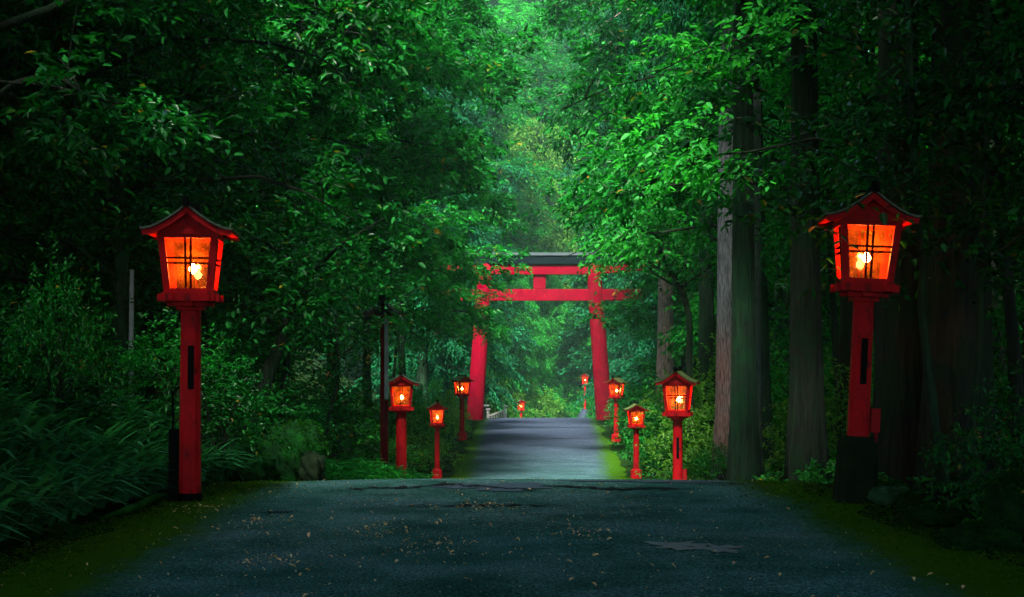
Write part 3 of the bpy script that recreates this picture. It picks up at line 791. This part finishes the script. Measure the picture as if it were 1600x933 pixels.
BL_E = broadleaf('farleaf', 15, 11, 4.2, 1.6, 20, 50, .19, M['leaf_mid'], M['bark_moss'], k=10, rb=.18, asp=.5)
UND = broadleaf('understorey', 17, 6.4, 3.5, 2.9, 16, 46, .115, M['leaf_mid'], M['bark'], k=12, aim=(0, .25), asp=.46, flat=.13, rb=.10, droop=.3)
BL_F = broadleaf('tallfar', 19, 26, 7.5, 3.0, 44, 78, .25, M['leaf_bright'], M['bark_moss'], k=13, rb=.4, asp=.5, tw=(.8, 1.5), spread=.34, flat=.55)
CED_H = cedar('tallcedar', 21, 30, 12.5, 3.4, 70, 22, M['leaf_cedar'], M['bark_moss'])
CED_L = cedar('lowcedar', 22, 24, 1.2, 3.9, 85, 38, M['leaf_cedar'], M['bark_moss'], rb=.32, leaf=.24, asp=.26, k=17)
CED_P = cedar('fluffy', 23, 17, .6, 4.0, 110, 34, M['leaf_bright'], M['bark_moss'], rb=.25, leaf=.19, asp=.40, k=20)
SH = [shrub('shrub%d' % i, 30 + i, 1.0, 1.25, 340, .085, M['leaf_shrub']) for i in range(3)]
FERN = shrub('fern', 40, .75, .75, 130, .16, M['leaf_bright'], k=14, asp=.2, droop=.7, tw=(.5, .8))

# --- left side of the road, trees that overhang it
LG = 'broadleaf trees overhanging the left side of the road'
plant_tree(BL_A, gpos(-5.6, 14.5), .15, 1.0, 'dark glossy evergreen above the left foreground lantern', LG, 'broadleaf_tree')
plant_tree(BL_B, gpos(-6.1, 18.8), -.1, 1.05, 'leafy evergreen with brighter hanging sprays, upper left of the road', LG, 'broadleaf_tree')
plant_tree(BL_A, gpos(-8.2, 29.5), .3, 1.0, 'dense dark evergreen over the roofed post', LG, 'broadleaf_tree', leafm=M['leaf_mid'])
plant_tree(BL_C, gpos(-7.7, 36.0), .1, 1.05, 'fresh green tree leaning over the lanterns left of the road', LG, 'broadleaf_tree')
plant_tree(BL_B, gpos(-8.0, 43.0), .2, 1.25, 'bushy green tree behind the small left lantern', LG, 'broadleaf_tree', leafm=M['leaf_bright'])
plant_tree(BL_G, gpos(-5.2, 52.0), .4, 1.05, 'light green tree whose leaves hide the left end of the gate', LG, 'broadleaf_tree', leafm=M['leaf_bright'])
plant_tree(BL_G, gpos(-4.6, 61.0), .9, 1.08, 'leafy tree brushing the left pillar of the gate', LG, 'broadleaf_tree')
# leaning trunks in the left wood
WG = 'trees standing in the dark left wood'
WL = 'shaded broadleaf tree standing deep in the dark left wood'
for (x, y, rz, s, p) in [(-9.8, 14.5, 1.2, 1.0, BL_A), (-9.5, 18, 2.5, 1.1, BL_B), (-8.2, 23.5, .6, 1.1, BL_A), (-8.5, 30, 1.9, 1.2, BL_B), (-9.5, 38, 3.3, 1.3, BL_E),
                         (-13, 15, .3, 1.2, BL_B), (-13.5, 22, 4.0, 1.2, BL_A), (-13, 30, 5.0, 1.2, BL_E), (-14, 40, 2.0, 1.2, BL_E), (-10.5, 50, .8, 1.2, BL_E), (-11.5, 60, 2.8, 1.2, BL_E), (-18, 34, 1, 1.3, BL_E), (-18, 25, 2, 1.3, BL_E), (-17, 48, 3, 1.3, BL_E)]:
    plant_tree(p, gpos(x, y), rz, s, WL, WG, 'broadleaf_tree')
def bare_tree(path, r0, label, mat, name='tree', grp=None):
    pts = np.array([at(*q) for q in path]); o = pts[0].copy()
    r = empty(name, tuple(o)); tag(r, label, 'tree', grp)
    t = np.linspace(0, 1, 12); s = np.linspace(0, 1, len(pts))
    P = np.column_stack([np.interp(t, s, pts[:, i]) for i in range(3)]) - o
    P[1:-1] += rng.normal(0, r0 * .18, (10, 3))
    rad = np.linspace(r0, r0 * .6, 12); rad[0] *= 1.4
    mb = MB(); mb.tube(P, rad, 12, wob=.15)
    # a few limbs and a leafy crown at the top
    rr = np.random.default_rng(int(abs(path[0][0])))
    lb = mb; ST, DR, LN = [], [], []
    for k in range(7):
        h = P[7 + k % 5]; az = rr.uniform(0, 6.28); L = rr.uniform(.8, 1.8)
        e = h + np.array([math.cos(az) * L, math.sin(az) * L, L * .45]); lb.tube([h, (h + e) / 2 + (0, 0, .1), e], [r0 * .35, r0 * .2, .006], 6, caps=False)
        n_ = 34; tt = rr.uniform(.3, 1, n_)[:, None]
        ST.append(h + (e - h) * tt + rr.normal(0, .28, (n_, 3))); DR.append(unit(rr.normal(0, 1, (n_, 3)) * (1, 1, .4))); LN.append(rr.uniform(.3, .7, n_))
    lb.build('trunk', mat, r, smooth=True)
    v, q = leaves_from_twigs(np.concatenate(ST), np.concatenate(DR), np.concatenate(LN), 10, .10, .45, rr)
    link('crown', np_mesh('crown', v, q, M['leaf_dark']), r)
bare_tree([(398, 672, 18.5), (418, 590, 18.6), (446, 510, 18.8), (480, 420, 19.2)], .11, 'dark trunk leaning right above the tall mossy boulder', M['bark'], grp=WG)
bare_tree([(440, 650, 20.5), (447, 580, 20.6), (452, 500, 20.6), (470, 400, 21.0)], .07, 'thin dark curved trunk just right of the leaning trunk', M['bark'], grp=WG)
bare_tree([(192, 600, 18.0), (190, 520, 18.0), (188, 430, 18.0), (186, 250, 18.0)], .12, 'mossy upright trunk directly behind the slim pale pole', M['bark_moss'], grp=WG)
bare_tree([(318, 640, 20.0), (321, 560, 20.0), (322, 470, 20.0), (326, 300, 20.0)], .08, 'slim upright trunk close behind the left foreground lantern post', M['bark_moss'], grp=WG)
bare_tree([(230, 610, 21.0), (232, 520, 21.0), (236, 430, 21.0), (240, 250, 21.0)], .09, 'dark trunk right of the slim pale pole', M['bark'], grp=WG)
bare_tree([(500, 720, 28), (516, 640, 28), (530, 590, 29), (520, 430, 30)], .045, 'spindly sapling left of the tall roofed post', M['bark'], grp=WG)

# --- right side: straight cedars
RGp = 'tall straight cedars on the right of the road'
def big_cedar(px, py, Y, wpx, label, bark, rz=0, tilt=0, proto=None, leafm=None, hscale=1.0):
    s = wpx / F * Y / .72
    x, y, z = at(px, py, Y)
    plant_tree(proto or CED_H, (x, y, z - .1), rz, (s, s, max(.75, s) * hscale), label, RGp, 'cedar_tree', 'tree', leafm, bark, tilt=(0, math.radians(tilt)))
big_cedar(1162, 748, 22.0, 38, 'dark mossy cedar trunk just right of the larger mid-distance lantern', M['bark_moss'], .4)
big_cedar(1181, 745, 25.5, 20, 'slim paler trunk half hidden behind the mossy cedar', M['bark_grey'], 1.2)
big_cedar(1193, 742, 29.0, 30, 'slightly leaning cedar between the two dark trunks', M['bark_moss'], 2.0, 2.5)
big_cedar(1262, 752, 19.0, 50, 'thick dark cedar left of the right foreground lantern', M['bark'], 3.0, .6)
big_cedar(1138, 735, 27.0, 36, 'pale grey cedar with striped bark behind the mossy trunk', M['bark_pale'], .9)
big_cedar(1104, 690, 36.0, 26, 'dark cedar just left of the pale grey trunk', M['bark_moss'], 5.0)
big_cedar(1040, 670, 52.0, 26, 'pinkish pale cedar above the small right lantern', M['bark_pink'], 2.2)
big_cedar(1092, 670, 60.0, 18, 'far grey cedar behind the dark trunk on the right', M['bark_moss'], 2.9)
big_cedar(1405, 772, 14.5, 70, 'very dark thick trunk right of the foreground lantern', M['bark'], .2)
big_cedar(1500, 775, 14.0, 95, 'huge black trunk filling the shade at the far right', M['bark'], 1.6, leafm=M['leaf_dark'])
big_cedar(1220, 740, 44.0, 26, 'distant dark cedar between thick trunks', M['bark_moss'], 4.0)
big_cedar(1330, 740, 26.0, 36, 'dark cedar hidden behind the right lantern post', M['bark'], .2)
bare_tree([(1474, 760, 12.6), (1462, 660, 12.6), (1447, 560, 12.6), (1440, 450, 12.6), (1425, 250, 12.6), (1420, -150, 12.7)], .045, 'thin sapling leaning left in front of the huge black trunk', M['bark_moss'], grp='saplings at the right edge')
bare_tree([(1512, 755, 12.9), (1520, 640, 12.9), (1528, 560, 12.9), (1536, 300, 12.9), (1545, -150, 13)], .04, 'upright slim sapling right of the leaning one', M['bark_moss'], grp='saplings at the right edge')
bare_tree([(1080, 700, 33), (1078, 560, 33), (1076, 480, 33), (1050, 430, 33.5), (1030, 390, 34)], .09, 'dark crooked tree bending left behind the larger lantern', M['bark'])

# --- right broadleaf understorey
UG = 'broadleaf trees on the right of the road'
plant_tree(BL_C, gpos(7.4, 20.5), 2.9, (.9, .9, 1.0), 'bright green tree rising behind the thick dark cedar', UG, 'broadleaf_tree', leafm=M['leaf_mid'])
plant_tree(BL_A, gpos(8.2, 17.0), 3.4, (.95, .95, .9), 'dark evergreen filling the upper right corner', UG, 'broadleaf_tree')
plant_tree(BL_B, gpos(8.8, 25.5), 3.1, (1.0, 1.0, 1.15), 'glossy green tree above the right mid-distance lantern', UG, 'broadleaf_tree')
plant_tree(BL_A, gpos(7.3, 36.0), 3.2, (1.15, 1.15, 1.3), 'dense glossy tree right of the tree tunnel', UG, 'broadleaf_tree', leafm=M['leaf_mid'])
plant_tree(BL_C, gpos(8.9, 46.0), 3.0, (1.1, 1.1, 1.3), 'light green tree drooping over the right half of the gate', UG, 'broadleaf_tree')
plant_tree(BL_E, gpos(8.6, 58.0), 1.0, 1.0, 'leafy tree covering the right pillar of the gate', UG, 'broadleaf_tree')
plant_tree(BL_E, gpos(10.2, 68.0), 3.0, 1.0, 'green tree standing beside the right pillar of the gate', UG, 'broadleaf_tree', leafm=M['leaf_bright'])
RWL, RWG = 'shaded broadleaf tree standing deep in the right wood', 'trees standing in the right wood'
for (x, y, rz, s, p) in [(11.5, 30, 2.5, 1.15, BL_A), (11, 40, .6, 1.2, BL_E), (11, 48, 1.9, 1.2, BL_E), (13, 24, 3.3, 1.2, BL_B), (14, 34, .3, 1.3, BL_E), (15, 44, 4.0, 1.3, BL_E), (12, 60, 5.0, 1.3, BL_E), (18, 52, 2.0, 1.3, BL_E)]:
    plant_tree(p, gpos(x, y), rz, s, RWL, RWG, 'broadleaf_tree')

plant_tree(BL_H, gpos(-6.0, 47), .3, .95, 'tall tree whose high boughs cross the top of the view from the left', UG, 'broadleaf_tree', leafm=M['leaf_mid'])
plant_tree(BL_H, gpos(7.2, 48), 2.3, .95, 'tall tree whose high boughs cross the top of the view from the right', UG, 'broadleaf_tree', leafm=M['leaf_mid'])
plant_tree(UND, gpos(5.9, 16.6), 2.9, (.95, .95, 1.0), 'layered leafy tree spreading above the right foreground lantern', UG, 'broadleaf_tree', leafm=M['leaf_bright'])
plant_tree(UND, gpos(6.9, 13.8), 3.6, (.8, .8, .95), 'dim layered sprays at the far right above the huge black trunk', UG, 'broadleaf_tree', leafm=M['leaf_dark'])
plant_tree(UND, gpos(5.6, 21.5), 3.2, (1.0, 1.0, 1.15), 'layered leafy tree hiding the upper trunks of the cedars', UG, 'broadleaf_tree')
plant_tree(UND, gpos(6.9, 30.0), 3.3, (1.15, 1.15, 1.35), 'spreading green tree over the larger mid-distance lantern', UG, 'broadleaf_tree', leafm=M['leaf_bright'])

plant_tree(BL_H, gpos(-6.4, 38.5), 1.3, .92, 'tall tree whose boughs hang into the top middle of the view', LG, 'broadleaf_tree', leafm=M['leaf_mid'])
plant_tree(UND, gpos(-5.6, 66), .1, 1.15, 'small leafy tree hiding the left ends of the gate beams', LG, 'broadleaf_tree', leafm=M['leaf_bright'])
plant_tree(BL_H, gpos(7.4, 60), 4.0, (.9, .9, 1.38), 'tall tree whose high crown closes the view above the gate from the right', UG, 'broadleaf_tree', leafm=M['leaf_mid'])
# --- canopy added to shade the near road (mostly above the frame): tall evergreens round the camera
CG = 'tall evergreens added to shade the near road'
for (x, y, rz, s) in [(-4, -5, 4, 1.05), (3.5, -4, 2, 1.05), (0, -4.5, 1, .9), (-11, -3, 2, 1.1), (11, -4, 3, 1.1), (10.5, 6, 0, 1.0), (-13.5, 4, 0, 1.1), (8.5, 3, 3, 1.1), (-7, -5, 2, 1.1), (6.5, -6, 1, 1.1), (0, -10, 3, 1.2), (-15, 11, 2, 1.2), (14, 10, 1, 1.2), (-3.6, 1.0, .5, .95), (4.2, 0.5, 2.5, .95),
                      (7.0, 8.0, 4, 1), (-7.2, 17.5, 2, 1), (-8.5, 33, .5, 1),
                      (-12.5, 14, 3, 1), (15, 15, 2, 1), (-12.5, 22, 1, 1), (16, 23, 3, 1), (-13, 30, 2, 1), (16, 32, 5, 1), (-18, 18, 2, 1.1), (18, 19, 3, 1.1), (-19, 28, 4, 1.1), (19, 29, 1, 1.1)]:
    plant_tree(BL_H, gpos(x, y), rz, s, 'tall dark evergreen added so its crown shades the near road', CG, 'added_shade_evergreen')

for (x, y, rz, s) in [(-13, -9, 0, 1.0), (-8, -11, 1, 1.0), (-3, -12, 2, 1.0), (3, -11.5, 3, 1.0), (8, -11, 4, 1.0), (13, -9, 5, 1.0), (-15, -2, 1, 1.0), (15, -2, 2, 1.0)]:  # out-of-view trees added to keep sky and sun off the near road
    plant_tree(BL_D, gpos(x, y), rz, s, 'unseen dark evergreen added behind the viewer to block light', 'unseen evergreens added behind the viewer', 'added_shade_evergreen')

# --- background beyond the gate
BG = 'tall trees in the haze beyond the gate'
bgl = [
    (752, 670, 118, CED_L, 1.1, 'leaf_cedar', 'dark blue green conifer behind the left gate pillar'),
    (806, 672, 112, CED_P, .85, 'leaf_bright', 'tall fluffy conifer in the middle of the gate opening'),
    (852, 668, 118, CED_P, .85, 'leaf_bright', 'smaller bright tree right of the tall fluffy conifer'),
    (925, 668, 116, BL_E, .9, 'leaf_mid', 'round leafy tree inside the right gate pillar'),
    (828, 668, 128, CED_P, 1.55, 'leaf_yellow', 'sunlit yellow green tree rising above the gate top'),
    (722, 668, 90, CED_P, .9, 'leaf_bright', 'green feathery tree left of the gate opening'),
    (955, 660, 125, CED_L, 1.0, 'leaf_cedar', 'hazy conifer behind the right gate pillar'),
    (700, 660, 84, CED_L, .95, 'leaf_cedar', 'tall conifer left of the gate'),
    (1018, 660, 98, CED_L, 1.05, 'leaf_cedar', 'tall conifer right of the gate'),
    (1052, 655, 84, CED_L, 1.0, 'leaf_cedar', 'conifer behind the pinkish pale trunk'),
    (890, 660, 150, CED_L, 1.35, 'leaf_bright', 'pale hazy tree deep in the gap right of centre'),
    (800, 660, 160, CED_L, 1.5, 'leaf_bright', 'pale hazy tree deep in the gap left of centre'),
    (660, 650, 75, CED_L, 1.0, 'leaf_cedar', 'conifer behind the overhanging left trees'),
    (872, 668, 140, BL_F, 1.2, 'leaf_yellow', 'broad pale green tree filling the gap above the gate'),
    (905, 668, 145, BL_F, 1.5, 'leaf_mid', 'tall hazy broadleaf tree above the right end of the gate'),
    (765, 668, 150, BL_F, 1.45, 'leaf_mid', 'tall hazy broadleaf tree above the left end of the gate'),
    (640, 668, 108, BL_F, 1.0, 'leaf_cedar', 'dark broadleaf tree standing far left behind the gate'),
    (1050, 668, 112, BL_F, 1.0, 'leaf_cedar', 'dark broadleaf tree standing far right behind the gate'),
    (1090, 640, 75, CED_L, 1.0, 'leaf_cedar', 'conifer far behind the pale grey trunk'),
]
for (px, py, Y, pr, s, lm, lb) in bgl:
    x = (px - 800) / F * Y
    plant_tree(pr, gpos(x, Y, -.2), Y * .7, s, lb, BG, 'conifer_tree' if pr in (CED_L,) else 'leafy_tree', 'tree', M[lm])
HG, HL = 'hazy trees on the far slopes', 'hazy tree on the wooded slope far beyond the gate'
r_ = np.random.default_rng(77)
k = 0
for Y in (118, 140, 165, 185, 205):
    for j in range(9):
        px = 560 + j * 62 + r_.uniform(-25, 25)
        if Y < 150 and 720 < px < 980: continue
        x = (px - 800) / F * Y
        plant_tree((CED_L, BL_F, BL_F, CED_P)[k % 4], gpos(x, Y, -.3), r_.uniform(0, 6), r_.uniform(1.3, 1.8) * Y / 150 * (1.25 if k % 4 in (0, 3) else .95), HL, HG, 'hillside_tree', 'tree', M[('leaf_cedar', 'leaf_bright', 'leaf_mid', 'leaf_bright')[k % 4]])
        k += 1

# --- shrubs, ferns
SG = 'shrubs along the road edges'
def bush(px, py, Y, s, label, mat=None, proto=None, grp=SG, name='shrub'):
    x, y, z = at(px, py, Y)
    plant_tree(proto or SH[int(px) % 3], (x, y, z - .1), px * .37, s, label, grp, name, 'shrub', leafm=mat, parts=('stems', 'leaves'))
bush(548, 752, 24, (1.3, 1.2, .55), 'bright ferny ground shrub left of the roofed post', M['leaf_bright'], FERN)
bush(520, 752, 22, (1.0, 1.0, .6), 'green fern beside the dark bare rock', M['leaf_bright'], FERN)
bush(585, 745, 38, (1.0, 1.0, 1.0), 'shrub behind the tall roofed post', M['leaf_shrub'])
bush(650, 735, 43, (.9, .9, 1.2), 'yellowish shrub behind the small left lantern', M['leaf_yellow'])
bush(690, 684, 58, (1.0, .9, 1.7), 'pale yellow green bush left of the lantern before the gate pillar', M['leaf_yellow'])
bush(628, 695, 57, (1.4, 1.5, 2.2), 'tall green bush between the two left lanterns', M['leaf_bright'])
bush(560, 705, 44, (1.3, 1.4, 1.8), 'broad green bush behind the roofed post', M['leaf_shrub'])
bush(500, 712, 36, (1.4, 1.4, 1.5), 'dim green bush in the left wood', M['leaf_shrub'])
bush(455, 700, 30, (1.3, 1.4, 1.4), 'dim bush behind the tall mossy boulder', M['leaf_dark'])
bush(1105, 750, 29, (.95, .9, 1.3), 'sunlit yellow green bush right of the larger lantern', M['leaf_yellow'])
bush(1120, 690, 35, (1.3, 1.2, 1.7), 'tall sunlit bush before the pale grey trunk', M['leaf_yellow'])
bush(1140, 745, 26.5, (.7, .7, .6), 'low leafy bush at the foot of the mossy cedar', M['leaf_shrub'])
bush(1035, 735, 44, (.9, 1.0, 1.4), 'dark green shrub between the two right lanterns', M['leaf_mid'])
bush(1030, 690, 52, (1.2, 1.3, 2.1), 'dark green bush behind the small right lantern', M['leaf_mid'])
bush(1000, 665, 64, (1.3, 1.3, 1.6), 'green bush at the foot of the right gate pillar', M['leaf_mid'])
bush(1072, 720, 42, (1.6, 1.5, 2.0), 'big green bush behind the larger lantern', M['leaf_shrub'])
bush(1215, 740, 31, (1.2, 1.2, 1.5), 'fresh green bush between cedar trunks', M['leaf_yellow'])
bush(1225, 720, 36, (1.6, 1.5, 2.1), 'tall light bush seen between cedar trunks', M['leaf_yellow'])
bush(1310, 745, 25, (1.0, 1.0, 1.5), 'green shrub behind the right foreground lantern post', M['leaf_yellow'])
bush(1300, 700, 32, (1.7, 1.6, 2.0), 'lighter bush beyond the thick dark cedar', M['leaf_bright'])
bush(1590, 740, 22, (1.4, 1.4, 2.0), 'distant lit bush at the right edge of the frame', M['leaf_shrub'])
bush(1380, 690, 34, (1.8, 1.6, 2.2), 'pale green bush glimpsed past the lantern post', M['leaf_bright'])
bush(836, 668, 110, (2.6, 2.2, 2.6), 'yellow green bush beside the distant lantern inside the gate', M['leaf_yellow'])
bush(762, 668, 84, (1.2, 1.2, 3.0), 'bright drooping bush beside the left gate pillar', M['leaf_yellow'])
bush(930, 660, 109, (1.9, 1.9, 2.0), 'dark green bush below the far right lantern', M['leaf_mid'])
bush(950, 664, 84, (1.2, 1.2, 1.3), 'dark bush inside the right gate pillar', M['leaf_dark'])
bush(20, 640, 15, (1.0, 1.0, .9), 'leafy shrub at the left frame edge above the grass', M['leaf_dark'])
bush(85, 590, 14, (.45, .45, .95), 'young leafy shrub rising above the bamboo grass', M['leaf_mid'])
bush(270, 612, 16.5, (.6, .6, .7), 'small shrub behind the grass near the left lantern', M['leaf_mid'])
bush(345, 690, 15.6, (.6, .6, .8), 'dark shrub right of the left lantern post', M['leaf_dark'])
bush(420, 668, 18.8, (.7, .7, .6), 'dark low shrub on top of the mossy rocks', M['leaf_dark'])
bush(1590, 790, 10.8, (.5, .5, .8), 'dark leafy shrub in the lower right shade', M['leaf_dark'])

# --- bamboo grass on the left bank: one mass
def blades(n, xr, yr, lmin, lmax, seed, w=.022):
    r = np.random.default_rng(seed)
    y = r.uniform(*yr, n); x = -(hw(y) + .15) - np.abs(r.random(n)) ** 1.1 * xr
    z = ground_z(x, y)
    a = r.normal(-.3, 1.3, n) ; d = np.column_stack([np.cos(a), -np.abs(np.sin(a)) * .6 + r.normal(0, .4, n), np.zeros(n)]); d = unit(d)
    L = r.uniform(lmin, lmax, n); b0 = r.uniform(.55, 1.25, n)
    S = 6; v = []
    lat = np.column_stack([-d[:, 1], d[:, 0], np.zeros(n)])
    base = np.column_stack([x, y, z - .02])
    for k in range(S):
        t = k / (S - 1)
        c = base + d * (L * b0 * t ** 1.5)[:, None] + np.array([0, 0, 1.])[None] * (L * (1.0 * t - .62 * b0 * t ** 2.4))[:, None]
        ww = (w * (L / .7) * (.55 + .9 * math.sin(math.pi * min(1, t * .9 + .08))) * (1 - t ** 5))[:, None] if hasattr(L, '__len__') else 0
        v += [c - lat * ww, c + lat * ww]
    v = np.stack(v, 1).reshape(-1, 3)
    b = (np.arange(n) * 2 * S)[:, None]
    q = np.concatenate([b + np.array([[2 * k, 2 * k + 1, 2 * k + 3, 2 * k + 2]]) for k in range(S - 1)])
    return v, q
v, q = blades(11000, 5.5, (8.2, 17.5), .34, .78, 5, .026)
o = link('bamboo_grass', np_mesh('bamboo_grass', v, q, M['grass'])); tag(o, 'dark arching bamboo grass covering the left bank', 'grass', kind='stuff')
# low herbs along both wood floors: one mass
r_ = np.random.default_rng(91)
n_ = 6500
yy = r_.uniform(9, 70, n_); sgn = np.where(r_.random(n_) < .5, -1, 1); xx = cx(yy) + sgn * (hw(yy) + .15 + np.abs(r_.normal(0, 3.5, n_)))
keep = ~((sgn < 0) & (yy < 16)); xx, yy = xx[keep], yy[keep]
st = np.column_stack([xx, yy, ground_z(xx, yy) + r_.uniform(0, .22, len(xx))])
dr = unit(r_.normal(0, 1, st.shape) * (1, 1, .25) + (0, 0, .5))
v, q = leaves_from_twigs(st, dr, r_.uniform(.2, .45, len(xx)), 7, .10, .42, r_, .4)
o = link('ground_cover', np_mesh('ground_cover', v, q, M['leaf_shrub'])); tag(o, 'low leafy herbs covering the wood floor', 'ground cover', kind='stuff')

r_ = np.random.default_rng(55)
n_ = 9000
yy = np.where(r_.random(n_) < .6, r_.uniform(7.3, 15, n_), r_.uniform(38, 72, n_)); sgn = np.where(r_.random(n_) < .5, -1, 1)
xx = cx(yy) + sgn * (hw(yy) * .99 - np.abs(r_.normal(0, .36, n_)))
st = np.column_stack([xx, yy, road_top(xx, yy) - .004]); dr = unit(r_.normal(0, .6, st.shape) * (1, 1, .2) + (0, 0, .8))
v, q = leaves_from_twigs(st, dr, r_.uniform(.012, .04, n_), 5, .022, .35, r_, .2)
o = link('moss_tufts', np_mesh('moss_tufts', v, q, M['moss_tuft'])); tag(o, 'low moss tufts growing along both road verges', 'moss', kind='stuff')
# --- fallen leaves on the road
r_ = np.random.default_rng(123)
def dead_leaf(seed):
    r = np.random.default_rng(seed)
    v, q = leaves_from_twigs(np.array([[0, 0, 0.0]]), np.array([[1.0, 0, 0]]), np.array([.001]), 1, .062, .5, r, 0.0, .35, .1, .5)
    v = v - v.mean(0); v[:, 2] -= v[:, 2].min() - .004
    return np_mesh('fallen_leaf', v, q, M['litter'])
DL = [dead_leaf(i) for i in range(6)]
def leaf_spot():
    while True:
        Yd = 7.2 + 7.6 * r_.random() ** 1.1
        x = r_.normal(-.8, 1.35)
        if r_.random() < .35: x = r_.uniform(-3.2, 2.6)
        if r_.random() < .38:
            c_ = ((-1.0, 10.4), (-.55, 9.6), (-1.9, 10.9), (-.2, 11.8), (-1.5, 8.9), (.55, 10.2), (-2.6, 11.9))[r_.integers(7)]
            x, Yd = c_[0] + r_.normal(0, .14), c_[1] + r_.normal(0, .22)
        if abs(x) < 3.2: return x, Yd
for i in range(300):
    x, Yd = leaf_spot()
    o = link('fallen_leaf', DL[i % 6], None, (x, Yd, float(road_top(x, Yd)) + .004), r_.uniform(0, 6.28), r_.uniform(.25, .68) if i > 14 else r_.uniform(.6, .85))
    tag(o, 'small dry fallen leaf lying on the dark road', 'leaf', 'fallen leaves on the road')
vs, qs, nn = [], [], 0
for i in range(1700):
    x, Yd = leaf_spot()
    if i > 1450: Yd = r_.uniform(38, 70); x = cx(Yd) + r_.uniform(-2.6, 2.6)
    me = DL[i % 6]; v = np.array([p.co for p in me.vertices]); s = r_.uniform(.1, .3); a = r_.uniform(0, 6.28)
    v = np.column_stack([v[:, 0] * math.cos(a) - v[:, 1] * math.sin(a), v[:, 0] * math.sin(a) + v[:, 1] * math.cos(a), v[:, 2]]) * s + (x, Yd, float(road_top(x, Yd)) + .003)
    vs.append(v); qs.append(np.array([p.vertices[:] for p in me.polygons]) + nn); nn += len(v)
o = link('leaf_litter', np_mesh('leaf_litter', np.concatenate(vs), np.concatenate(qs), M['litter'])); tag(o, 'tiny leaf crumbs scattered over the road', 'leaf litter', kind='stuff')

# ------------------------------------------------------------------ haze
mb = MB(); mb.box((0, 160, 30), (760, 420, 84))
m, nt, out = new_mat('forest_haze')
pv = N(nt, 'ShaderNodeVolumePrincipled', Density=.00042, Anisotropy=.2); pv.inputs['Color'].default_value = (.50, 1.0, .84, 1)
nt.links.new(pv.outputs[0], out.inputs['Volume'])
hz = mb.build('haze', m); tag(hz, 'thin pale mist hanging in the wooded valley', 'haze', kind='stuff')

# ------------------------------------------------------------------ world, sun, camera
SUN_EL, SUN_AZ = 55, 190       # azimuth clockwise from +Y (ahead), degrees
w = bpy.data.worlds.new('World'); sc.world = w; w.use_nodes = True
nt = w.node_tree; bg = nt.nodes['Background']
sky = nt.nodes.new('ShaderNodeTexSky'); sky.sky_type = 'NISHITA'; sky.sun_disc = False
sky.sun_elevation = math.radians(SUN_EL); sky.sun_rotation = math.radians(SUN_AZ); sky.air_density = 1.0; sky.dust_density = 2.0
nt.links.new(sky.outputs[0], bg.inputs['Color']); bg.inputs['Strength'].default_value = .10
sd = bpy.data.lights.new('sun', 'SUN'); sd.energy = 5.0; sd.angle = math.radians(10); sd.color = (1, .95, .86)
so = bpy.data.objects.new('sun', sd); COL.objects.link(so)
el, az = math.radians(SUN_EL), math.radians(SUN_AZ)
dirv = Vector((math.sin(az) * math.cos(el), math.cos(az) * math.cos(el), math.sin(el)))
so.rotation_euler = dirv.to_track_quat('Z', 'Y').to_euler()

cd = bpy.data.cameras.new('camera'); cd.sensor_width = 36; cd.lens = F / 1600 * 36; cd.clip_end = 2000; cd.clip_start = .1
cd.shift_y = (HOR - 466.5) / 1600
co = bpy.data.objects.new('camera', cd); COL.objects.link(co); co.location = (0, 0, EYE); co.rotation_euler = (math.pi / 2, 0, 0)
sc.camera = co

sc.render.engine = 'CYCLES'
c = sc.cycles
c.use_denoising = True
try: c.denoiser = 'OPENIMAGEDENOISE'
except Exception: pass
c.max_bounces = 6; c.diffuse_bounces = 3; c.glossy_bounces = 2; c.transmission_bounces = 4; c.transparent_max_bounces = 8; c.volume_bounces = 1
c.caustics_reflective = False; c.caustics_refractive = False
c.sample_clamp_indirect = 6
sc.view_settings.view_transform = 'Standard'; sc.view_settings.look = 'None'; sc.view_settings.gamma = 1; sc.view_settings.use_curve_mapping = False
sc.view_settings.exposure = 2.0
